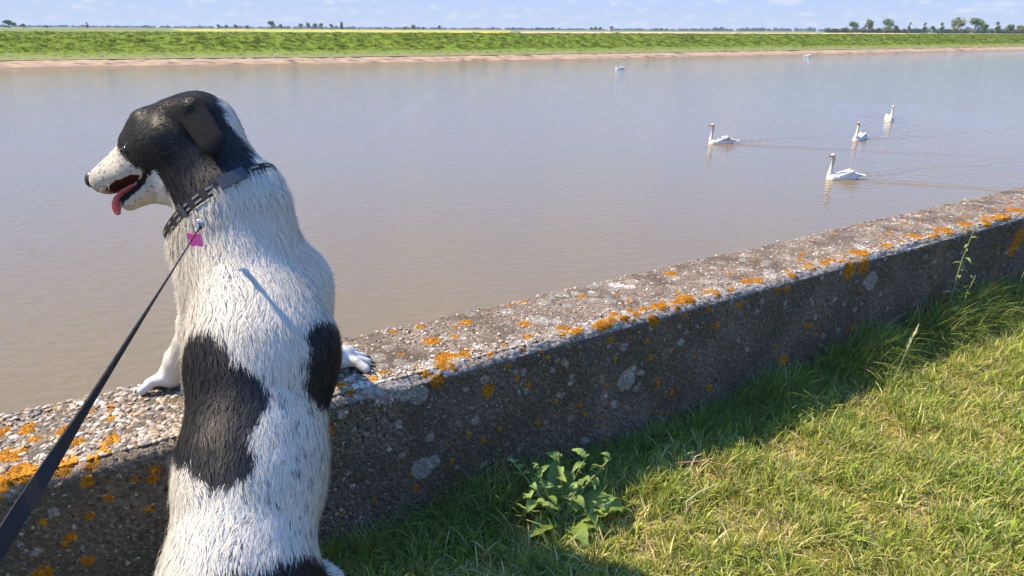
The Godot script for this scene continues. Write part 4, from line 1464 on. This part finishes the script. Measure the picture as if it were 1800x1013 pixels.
func strip(called: String, rim: Array, a: Color, b: Color, bias: float) -> void:
	var v := PackedVector3Array()
	var c := PackedColorArray()
	var half := rim.size() / 2
	var rows := 22
	var cols := 60
	for r in rows:
		for k in cols:
			var u := k / float(cols - 1) * (half - 1)
			var i := mini(int(u), half - 2)
			var near: Vector3 = rim[i].lerp(rim[i + 1], u - i)
			var far: Vector3 = rim[rim.size() - 1 - i].lerp(rim[rim.size() - 2 - i], u - i)
			var t := r / float(rows - 1)
			var edge := 1.0 if r > 0 and r < rows - 1 and k > 0 and k < cols - 1 else 0.0
			var p := near.lerp(far, t)
			v.append(p + Vector3(0, 0.605 + edge * (0.14 + 0.10 * rough.get_noise_2d(p.x * 30.0, p.z * 30.0)), 0))
			c.append(a.lerp(b, smoothstep(-0.1, 0.35, rough.get_noise_2d(p.x * 6.0, p.z * 3.0) + bias)))
	tag(part(called, grid(v, rows, cols, c), M.soil, self), "", "", "", "structure")

# ---------------------------------------------------------------- trees, mill and farm on the horizon
func crown_mesh(seed_: int, wide: float, tall: float, count: int, slim: bool) -> ArrayMesh:
	var rng := RandomNumberGenerator.new()
	rng.seed = seed_
	var lobes := []
	for k in 11:
		var h := rng.randf_range(0.16, 0.90)
		var reach := wide * 0.5 * (sin(PI * clampf(h * 0.85 + 0.1, 0, 1)) if not slim else 0.55)
		var a := rng.randf() * TAU
		lobes.append([Vector3(cos(a) * reach * rng.randf_range(0.2, 0.75), tall * h, sin(a) * reach * rng.randf_range(0.2, 0.75)), rng.randf_range(0.16, 0.27) * minf(tall, wide * 1.2)])
	var v := PackedVector3Array()
	var n := PackedVector3Array()
	var c := PackedColorArray()
	var idx := PackedInt32Array()
	for k in count:
		var l: Array = lobes[k % lobes.size()]
		var dir := Vector3(rng.randfn(), rng.randfn() * 0.85, rng.randfn()).normalized()
		var p: Vector3 = l[0] + dir * l[1] * pow(rng.randf(), 0.4)
		var size := rng.randf_range(0.22, 0.48)
		var x := Vector3(rng.randfn(), rng.randfn(), rng.randfn()).normalized()
		var y := x.cross(dir).normalized() * size
		x = x * size
		var nr := x.cross(y).normalized()
		if nr.dot(dir) < 0.0: nr = -nr
		var e := v.size()
		v.append_array([p - x, p - y * 0.6, p + x, p + y * 0.6])
		n.append_array([nr, nr, nr, nr])
		var g := rng.randf_range(0.7, 1.3)
		for q in 4: c.append(Color(g, g, g * rng.randf_range(0.8, 1.1)))
		if ((v[e + 2] - v[e]).cross(v[e + 1] - v[e])).dot(nr) > 0.0: idx.append_array([e, e + 1, e + 2, e, e + 2, e + 3])
		else: idx.append_array([e, e + 2, e + 1, e, e + 3, e + 2])
	return commit(v, n, c, idx)

func ground_point(px: float, depth: float) -> Vector3:
	return Vector3((px - 900.0) / 1240.0 * depth * 0.955, 0.58, -depth)

const NTH := ["first", "second", "third", "fourth", "fifth", "sixth", "seventh", "eighth", "ninth", "tenth", "eleventh", "twelfth", "thirteenth", "fourteenth", "fifteenth", "sixteenth"]
func make_trees() -> void:
	var i := 0
	var shapes := [crown_mesh(1, 7.0, 8.0, 900, false), crown_mesh(2, 8.0, 7.5, 900, false), crown_mesh(3, 3.4, 8.0, 520, true), crown_mesh(4, 7.0, 6.0, 800, false)]
	var tops := [8.0, 7.5, 8.0, 6.0]
	var trunk := tube([Vector3(0, -0.3, 0), Vector3(0.05, 1.2, 0), Vector3(0.0, 3.2, 0.1), Vector3(0.1, 5.2, 0.0)], [0.22, 0.17, 0.12, 0.05], 7)
	var limb := tube([Vector3(0, 2.0, 0), Vector3(0.9, 3.6, 0.3), Vector3(1.6, 4.8, 0.4)], [0.12, 0.08, 0.03], 6)
	var limb2 := tube([Vector3(0, 2.4, 0), Vector3(-0.8, 3.9, -0.3), Vector3(-1.5, 4.9, -0.2)], [0.11, 0.07, 0.03], 6)
	# [pixel column in the photograph used only to find the bearing, distance, height in metres, shape, width factor, label number]
	var row := [[1486, 430, 6.6, 0, 1.1, 0], [1513, 430, 7.4, 1, 0.95, 0], [1545, 425, 8.2, 0, 1.05, 1], [1561, 425, 4.0, 3, 0.8, 2], [1583, 430, 6.4, 2, 0.9, 3], [1610, 430, 6.2, 2, 1.2, 3], [1624, 440, 4.0, 3, 0.9, 2], [1640, 430, 6.2, 2, 1.3, 3], [1667, 420, 8.6, 1, 0.95, 1], [1697, 420, 8.9, 0, 1.15, 1], [1714, 430, 5.0, 3, 0.9, 2],
		[1736, 430, 7.0, 2, 1.4, 3], [1758, 440, 5.0, 3, 1.2, 2], [1775, 440, 4.6, 3, 1.2, 2], [1792, 425, 6.4, 1, 0.9, 0], [1815, 430, 7.0, 0, 1.0, 0]]
	var words := ["loose-crowned green tree across the fields", "tall full-crowned tree across the fields", "low bushy tree across the fields", "slim upright tree across the fields"]
	for k in row.size(): tree(row[k], shapes, tops, trunk, limb, limb2, "%s, %s from the farmhouse end of the row" % [words[row[k][5]], NTH[k]], "trees in the row across the fields")
	for t in [[3, 470, 4.0, 3, 0.9, 0], [28, 460, 4.6, 3, 1.8, 0], [52, 470, 2.6, 3, 1.5, 0], [92, 520, 1.9, 3, 1.6, 0]]: tree(t, shapes, tops, trunk, limb, limb2, "%s tree of the clump opposite the dog" % ("largest round dark" if t[2] > 4.4 else ("upright dark" if t[2] > 3.0 else ("low bushy" if t[2] > 2.0 else "lowest hedge-like"))), "trees beyond the upstream end")
	tree([163, 480, 4.0, 2, 1.4, 0], shapes, tops, trunk, limb, limb2, "small lone tree standing by itself in the flat fields", "")
	for t in [[390, 640, 3.6, 3, 1.0, 0], [404, 640, 3.2, 3, 1.2, 0], [420, 640, 3.6, 3, 1.3, 0], [440, 640, 3.0, 3, 1.2, 0], [482, 620, 7.0, 0, 1.2, 0], [498, 630, 4.0, 3, 1.0, 0], [533, 620, 4.8, 1, 0.9, 0], [545, 620, 5.4, 1, 1.0, 0], [557, 620, 5.0, 1, 0.9, 0], [568, 620, 5.4, 0, 0.9, 0], [585, 620, 4.8, 0, 0.9, 0]]:
		tree(t, shapes, tops, trunk, limb, limb2, "%s tree of the clump by the windmill, %s counting towards the mill" % ["tall pointed" if t[2] > 6.0 else ("low bushy" if t[3] == 3 else "dark round"), NTH[i]], "trees near the windmill")
		i += 1
	i = 0
	for t in [[727, 640, 4.2, 3, 1.1, 0], [712, 650, 2.6, 3, 1.3, 0], [744, 650, 2.4, 3, 1.4, 0], [772, 640, 3.8, 3, 0.9, 0]]: tree(t, shapes, tops, trunk, limb, limb2, "%s tree beyond the yellow meadow" % ("tallest round" if t[2] > 4.0 else ("lone small round" if t[2] > 3.0 else ("low spreading" if t[0] > 730 else "small bushy"))), "trees beyond the yellow meadow")
	for t in [[1034, 700, 3.2, 3, 1.0, 0], [1042, 700, 4.0, 1, 0.8, 0], [1050, 700, 3.6, 3, 1.0, 0], [1155, 720, 3.0, 3, 1.0, 0], [1165, 720, 2.6, 3, 1.4, 0]]: tree(t, shapes, tops, trunk, limb, limb2, "%s dark tree near the white farmhouse" % ("tallest" if t[2] > 3.9 else ("middle-sized" if t[2] > 3.5 else ("small round" if t[0] < 1100 else ("detached small" if t[2] > 2.8 else "detached low spreading")))), "trees near the white farmhouse")
	# far belt of woodland that reads as one mass
	var rng := RandomNumberGenerator.new()
	rng.seed = 600
	var belt := Node3D.new()
	belt.name = "distant_woodland"
	add_child(belt)
	tag(belt, "distant hazy belt of woodland along the horizon", "woodland", "", "stuff")
	var places := []
	var colors := PackedColorArray()
	for k in 2600:
		var px := rng.randf_range(-500.0, 2400.0)
		var far := 2300.0 + 900.0 * broad.get_noise_1d(px * 0.6)
		var keep := broad.get_noise_1d(px * 2.2 + 900.0)
		if keep < -0.32: continue
		var hgt := (1.0 + 0.5 * keep) * rng.randf_range(0.7, 1.2)
		if px > 1180.0: hgt *= 1.15 + 0.5 * smoothstep(1180.0, 1460.0, px)
		places.append(Transform3D(Basis(Vector3.UP, rng.randf() * TAU).scaled(Vector3(2.2, hgt, 2.2)), ground_point(px, far + rng.randf_range(0, 120)) - Vector3(0, 1.2, 0)))
		colors.append(Color(0.075, 0.105, 0.05))
	for k in 420:      # scrub under the row of trees
		var px := rng.randf_range(1440.0, 2300.0)
		places.append(Transform3D(Basis(Vector3.UP, rng.randf() * TAU).scaled(Vector3(0.7, rng.randf_range(0.25, 0.5), 0.7)), ground_point(px, rng.randf_range(460.0, 560.0)) - Vector3(0, 0.4, 0)))
		colors.append(Color(0.10, 0.115, 0.05) * rng.randf_range(0.7, 1.3))
	many("canopy", shapes[3], M.canopy, places, colors, belt)
	windmill()
	farmhouse()
	white_birds()

var tree_hues := [Color(0.060, 0.085, 0.022), Color(0.075, 0.095, 0.028), Color(0.050, 0.075, 0.022), Color(0.085, 0.095, 0.035)]
func tree(t: Array, shapes: Array, tops: Array, trunk: Mesh, limb: Mesh, limb2: Mesh, label: String, group: String) -> void:
	var o := thing("tree", ground_point(t[0], t[1]), label, "tree", group)
	o.rotation.y = t[0] * 1.7
	var k: float = t[2] / tops[t[3]]
	o.scale = Vector3(k * t[4], k, k * t[4])
	part("trunk", trunk, M.bark, o)
	part("limb", limb, M.bark, o)
	part("limb", limb2, M.bark, o)
	part("crown", shapes[t[3]], M["crown%d" % (int(t[0]) % 4)], o)

func windmill() -> void:
	var o := thing("windmill", ground_point(603, 900), "dark drainage windmill with four bare sails on the horizon", "windmill")
	part("tower", tube([Vector3(0, -0.3, 0), Vector3(0, 3.5, 0), Vector3(0, 7.0, 0)], [2.2, 1.8, 1.4], 14), M.tar, o)
	var cap := part("cap", tube([Vector3(0, 7.0, 0), Vector3(0, 7.8, 0), Vector3(0, 8.6, 0)], [1.55, 1.4, 0.3], 14), M.tar, o)
	part("fantail", tube([Vector3(0.6, 7.6, -1.2), Vector3(1.2, 8.0, -2.6)], [0.15, 0.5], 6), M.tar, cap)
	for k in 4:
		var a := PI * 0.25 + k * PI * 0.5 + 0.1
		var tip := Vector3(cos(a) * 5.6, 7.8 + sin(a) * 5.6, 1.9)
		var hub := Vector3(0, 7.8, 1.9)
		var sail := part("sail", tube([hub, tip], [0.16, 0.10], 6), M.white_paint, o)
		var side := Vector3(-sin(a), cos(a), 0)
		part("sail_frame", tube([hub.lerp(tip, 0.25) + side * 0.7, tip + side * 0.7], [0.07, 0.07], 5), M.white_paint, sail)
		for q in 6:
			var p := hub.lerp(tip, 0.28 + 0.14 * q)
			part("sail_bar", tube([p, p + side * 0.7], [0.05, 0.05], 5), M.white_paint, sail)
	part("door", tube([Vector3(0, 0.2, 2.05), Vector3(0, 2.0, 1.95)], [0.5, 0.5], 4, 0.3), M.white_paint, o)

func farmhouse() -> void:
	var o := thing("farmhouse", ground_point(1069, 720), "small white farmhouse with a pitched roof far across the fields", "house")
	var wall := BoxMesh.new()
	wall.size = Vector3(4.2, 2.8, 3.4)
	part("wall", wall, M.white_paint, o, Transform3D(Basis.IDENTITY, Vector3(0, 1.4, 0)))
	var roof := PrismMesh.new()
	roof.size = Vector3(4.6, 1.6, 3.8)
	var r := part("roof", roof, M.slate, o, Transform3D(Basis.IDENTITY, Vector3(0, 3.6, 0)))
	var stack := BoxMesh.new()
	stack.size = Vector3(0.5, 1.2, 0.5)
	part("chimney", stack, M.brick, r, Transform3D(Basis.IDENTITY, Vector3(0.9, 0.5, 0)))
	var pane := BoxMesh.new()
	pane.size = Vector3(0.7, 0.9, 0.06)
	for x in [-1.2, 1.2]: part("window", pane, M.tar, o, Transform3D(Basis.IDENTITY, Vector3(x, 1.7, 1.72)))
	var door := BoxMesh.new()
	door.size = Vector3(0.8, 1.8, 0.06)
	part("door", door, M.tar, o, Transform3D(Basis.IDENTITY, Vector3(0, 0.9, 1.72)))

func white_birds() -> void:
	bones_clear()
	bone(Vector3(-0.12, 0.12, 0), Vector3(0.14, 0.13, 0), 0.09, 0.06, 0.04)
	bone(Vector3(0.14, 0.13, 0), Vector3(0.28, 0.15, 0), 0.05, 0.012, 0.03)
	bone(Vector3(-0.14, 0.16, 0), Vector3(-0.19, 0.27, 0), 0.05, 0.04, 0.03)
	bone(Vector3(-0.19, 0.28, 0), Vector3(-0.23, 0.28, 0), 0.045, 0.03, 0.02)
	var s := skin(Vector3(-0.32, 0.0, -0.14), Vector3(0.34, 0.38, 0.14), 0.025, func(_p, _r): return true)
	var m := commit(s[0], smooth_normals(s[0], s[1]), PackedColorArray(), s[1])
	for q in [[163, 8.0, 178.0], [86, 5.5, 165.0], [430, 5.2, 216.0], [470, 6.0, 222.0], [488, 5.2, 224.5], [497, 7.0, 227.0], [545, 6.2, 234.0], [694, 4.6, 249.0]]:
		var d: float = q[2]
		var o := thing("white_bird", edge_at(d) + INLAND * q[1] + Vector3(0, bank_y(q[1]) + 0.02, 0), "small white bird resting on the low grass of the far bank", "bird", "white birds resting on the far bank")
		o.rotation.y = d
		o.scale = Vector3.ONE * 0.95
		part("body", m, M.feather_plain, o)
		part("beak", tube([Vector3(-0.25, 0.28, 0), Vector3(-0.31, 0.27, 0)], [0.014, 0.004], 6), M.beak, o)
		for l in [-1.0, 1.0]: part("leg", tube([Vector3(0, 0.06, 0.03 * l), Vector3(0, -0.04, 0.03 * l)], [0.010, 0.008], 5), M.beak, o)

# ---------------------------------------------------------------- sky, light, materials
func sky_color(dir_y: float, az: float) -> Color:
	var e := clampf(dir_y, 0.0, 1.0)
	var clear := Color(0.335, 0.38, 0.425).lerp(Color(0.09, 0.315, 0.87), pow(e, 0.34))
	# clouds on a level sheet: they close up towards the horizon
	var flat := 1.0 / (e + 0.055)
	var x := cos(az) * flat
	var z := sin(az) * flat
	var n := broad.get_noise_3d(x * 26.0, z * 26.0, 7.0) + 0.5 * rough.get_noise_3d(x * 34.0, z * 34.0, 3.0) + 0.2 * fine.get_noise_3d(x * 50.0, z * 50.0, 3.0)
	var cover := smoothstep(0.12, 0.75, n) * 0.7
	var haze := exp(-e * 16.0)
	var sky := clear.lerp(Color(0.58, 0.57, 0.58), cover)
	return sky.lerp(Color(0.355, 0.395, 0.45), haze * 0.55)

func make_sky() -> Sky:
	# whole sphere coarse, the lowest 14 degrees again in fine steps
	var w := 2048
	var h := 1024
	var low := Image.create(256, 128, false, Image.FORMAT_RGBF)
	for j in 128:
		var el := PI * 0.5 - (j + 0.5) / 128.0 * PI
		for i in 256:
			var az := (i + 0.5) / 256.0 * TAU
			low.set_pixel(i, j, sky_color(sin(el), az) if el > 0.0 else Color(0.16, 0.15, 0.12))
	low.resize(w, h, Image.INTERPOLATE_CUBIC)
	var top := int((90.0 - 14.0) / 180.0 * h)
	for j in range(top, h / 2):
		var el := PI * 0.5 - (j + 0.5) / h * PI
		for i in w:
			low.set_pixel(i, j, sky_color(sin(el), (i + 0.5) / w * TAU))
	for j in range(h / 2, h / 2 + 8):
		for i in w: low.set_pixel(i, j, Color(0.16, 0.15, 0.12))
	var p := PanoramaSkyMaterial.new()
	p.panorama = ImageTexture.create_from_image(low)
	var sky := Sky.new()
	sky.sky_material = p
	return sky

func make_materials() -> void:
	mat("skin", Color.WHITE, 0.9, 0.2, true)
	var fur := mat("fur", Color.WHITE, 0.5, 0.5, true)
	fur.backlight_enabled = true
	fur.backlight = Color(0.8, 0.8, 0.8)
	mat("nose", Color(0.016, 0.015, 0.017), 0.38, 0.5)
	mat("eye", Color(0.012, 0.007, 0.004), 0.08, 0.6)
	mat("lid", Color(0.018, 0.015, 0.015), 0.6, 0.4)
	var tongue := mat("tongue", Color(0.42, 0.095, 0.125), 0.35, 0.5)
	tongue.subsurf_scatter_enabled = true
	tongue.subsurf_scatter_strength = 0.3
	mat("tooth", Color(0.62, 0.47, 0.26), 0.35, 0.5)
	mat("whisker", Color(0.85, 0.83, 0.8), 0.5, 0.5)
	mat("claw", Color(0.05, 0.042, 0.036), 0.4, 0.5)
	mat("webbing", Color(0.018, 0.018, 0.020), 0.75, 0.4)
	mat("reflective", Color(0.20, 0.19, 0.165), 0.5, 0.5)
	mat("plastic", Color(0.035, 0.040, 0.050), 0.45, 0.5)
	var steel := mat("steel", Color(0.55, 0.55, 0.58), 0.28, 0.5)
	steel.metallic = 1.0
	mat("pink", Color(0.88, 0.09, 0.36), 0.4, 0.5)
	var lead := mat("lead", Color(0.010, 0.011, 0.016), 0.75, 0.35)
	lead.normal_enabled = true
	lead.normal_texture = noise_tex(0.2, 2, 3, [], 128, FastNoiseLite.TYPE_SIMPLEX_SMOOTH, 6.0)
	lead.uv1_scale = Vector3(1, 1, 1)
	var con := mat("concrete", Color.WHITE, 0.93, 0.3, true)
	con.uv1_triplanar = true
	con.uv1_world_triplanar = true
	con.uv1_scale = Vector3(5, 5, 5)
	con.albedo_texture = noise_tex(0.11, 4, 12, [[0.0, Color(0.45, 0.42, 0.40)], [0.42, Color(0.80, 0.78, 0.76)], [0.6, Color(1, 1, 1)], [1.0, Color(1, 1, 1)]])
	con.heightmap_enabled = true
	con.heightmap_texture = noise_tex(0.09, 4, 15, [])
	con.heightmap_scale = 0.6
	for s in [["stone_buff", Color(0.42, 0.34, 0.25)], ["stone_tan", Color(0.36, 0.25, 0.15)], ["stone_grey", Color(0.26, 0.25, 0.25)], ["stone_pale", Color(0.54, 0.50, 0.44)], ["stone_brown", Color(0.22, 0.15, 0.10)]]:
		mat(s[0], s[1], 0.75, 0.4)
	mat("grain", Color.WHITE, 0.85, 0.35, true)
	var thatch := mat("thatch", Color.WHITE, 1.0, 0.2)
	thatch.uv1_triplanar = true
	thatch.uv1_world_triplanar = true
	thatch.uv1_scale = Vector3(1.7, 1.7, 1.7)
	thatch.albedo_texture = noise_tex(0.05, 5, 21, [[0.0, Color(0.24, 0.19, 0.11)], [0.4, Color(0.42, 0.39, 0.19)], [0.6, Color(0.48, 0.46, 0.22)], [1.0, Color(0.64, 0.55, 0.34)]])
	var grass := mat("grass", Color.WHITE, 0.5, 0.45, true)
	grass.backlight_enabled = true
	grass.backlight = Color(0.88, 0.88, 0.7)
	for l in [["leaf", Color(0.130, 0.190, 0.036)], ["leaf_pale", Color(0.190, 0.255, 0.062)]]:
		var m := mat(l[0], l[1], 0.58, 0.45)
		m.backlight_enabled = true
		m.backlight = Color(0.6, 0.62, 0.4)
	mat("stem", Color(0.16, 0.19, 0.07), 0.6, 0.4)
	mat("seed", Color(0.36, 0.36, 0.19), 0.7, 0.4)
	mat("straw_red", Color(0.26, 0.15, 0.09), 0.8, 0.3)
	var water := mat("water", Color(0.160, 0.114, 0.044), 0.04, 0.5)
	water.uv1_triplanar = true
	water.uv1_world_triplanar = true
	water.uv1_scale = Vector3(0.10, 0.25, 0.27)
	water.normal_enabled = true
	water.normal_texture = noise_tex(0.018, 4, 55, [], 1024, FastNoiseLite.TYPE_SIMPLEX_SMOOTH, 5.0)
	water.normal_scale = 0.32
	mat("feather", Color.WHITE, 0.75, 0.3, true)
	mat("feather_plain", Color(0.67, 0.66, 0.64), 0.75, 0.3)
	mat("beak", Color(0.30, 0.18, 0.14), 0.5, 0.4)
	var soil := mat("soil", Color.WHITE, 0.95, 0.2, true)
	soil.cull_mode = BaseMaterial3D.CULL_DISABLED
	mat("bark", Color(0.075, 0.058, 0.042), 0.9, 0.2)
	for k in 4:
		var cm := mat("crown%d" % k, tree_hues[k] * 2.3, 0.7, 0.3, true)
		cm.backlight_enabled = true
		cm.backlight = Color(0.5, 0.5, 0.4)
	mat("canopy", Color.WHITE, 0.9, 0.2, true)
	mat("tar", Color(0.035, 0.034, 0.036), 0.8, 0.3)
	mat("white_paint", Color(0.72, 0.71, 0.69), 0.6, 0.4)
	mat("slate", Color(0.16, 0.11, 0.09), 0.8, 0.3)
	mat("brick", Color(0.25, 0.11, 0.07), 0.9, 0.2)

func _ready() -> void:
	fine.noise_type = FastNoiseLite.TYPE_SIMPLEX_SMOOTH
	fine.frequency = 0.35
	fine.fractal_octaves = 2
	fine.seed = 3
	rough.noise_type = FastNoiseLite.TYPE_SIMPLEX_SMOOTH
	rough.frequency = 0.12
	rough.fractal_octaves = 3
	rough.seed = 8
	broad.noise_type = FastNoiseLite.TYPE_SIMPLEX_SMOOTH
	broad.frequency = 0.06
	broad.fractal_octaves = 3
	broad.seed = 17
	spots.noise_type = FastNoiseLite.TYPE_CELLULAR
	spots.frequency = 0.16
	spots.fractal_type = FastNoiseLite.FRACTAL_NONE
	spots.seed = 29
	soft.noise_type = FastNoiseLite.TYPE_SIMPLEX_SMOOTH
	soft.frequency = 13.0
	soft.fractal_octaves = 2
	soft.seed = 41
	# camera
	var cam := Camera3D.new()
	cam.name = "camera"
	add_child(cam)
	cam.position = Vector3(0, EYE, 0)
	cam.rotation_order = EULER_ORDER_YXZ
	cam.rotation = Vector3(deg_to_rad(-20.13), 0, deg_to_rad(0.318))
	cam.fov = 44.44
	cam.near = 0.05
	cam.far = 20000.0
	cam.current = true
	# sky, air and exposure
	var env := Environment.new()
	env.background_mode = Environment.BG_SKY
	env.sky = make_sky()
	env.background_energy_multiplier = 0.88
	env.tonemap_mode = Environment.TONE_MAPPER_LINEAR
	env.tonemap_exposure = 2.05
	env.fog_enabled = true
	env.fog_density = 0.00015
	env.fog_light_color = Color(0.80, 0.87, 1.0)
	env.sdfgi_enabled = true
	env.ssao_enabled = true
	env.ssil_enabled = true
	var we := WorldEnvironment.new()
	we.name = "environment"
	we.environment = env
	add_child(we)
	# sun, half way up the sky to the left
	var sun := DirectionalLight3D.new()
	sun.name = "sun"
	add_child(sun)
	var az := deg_to_rad(-83.0)
	var el := deg_to_rad(50.0)
	var to_sun := Vector3(sin(az) * cos(el), sin(el), -cos(az) * cos(el))
	sun.look_at_from_position(to_sun * 50.0, Vector3.ZERO, Vector3.UP)
	sun.light_color = Color(1.0, 0.935, 0.82)
	sun.light_energy = 1.6
	sun.light_angular_distance = 0.53
	sun.shadow_enabled = true
	make_materials()
	var clock := Time.get_ticks_msec()
	for step in [make_lawn, make_water, make_bank, make_trees, make_wall, make_swans, make_grass, make_weeds, make_dog, make_collar_and_lead]:
		step.call()
		print(step.get_method(), " ", Time.get_ticks_msec() - clock)
		clock = Time.get_ticks_msec()
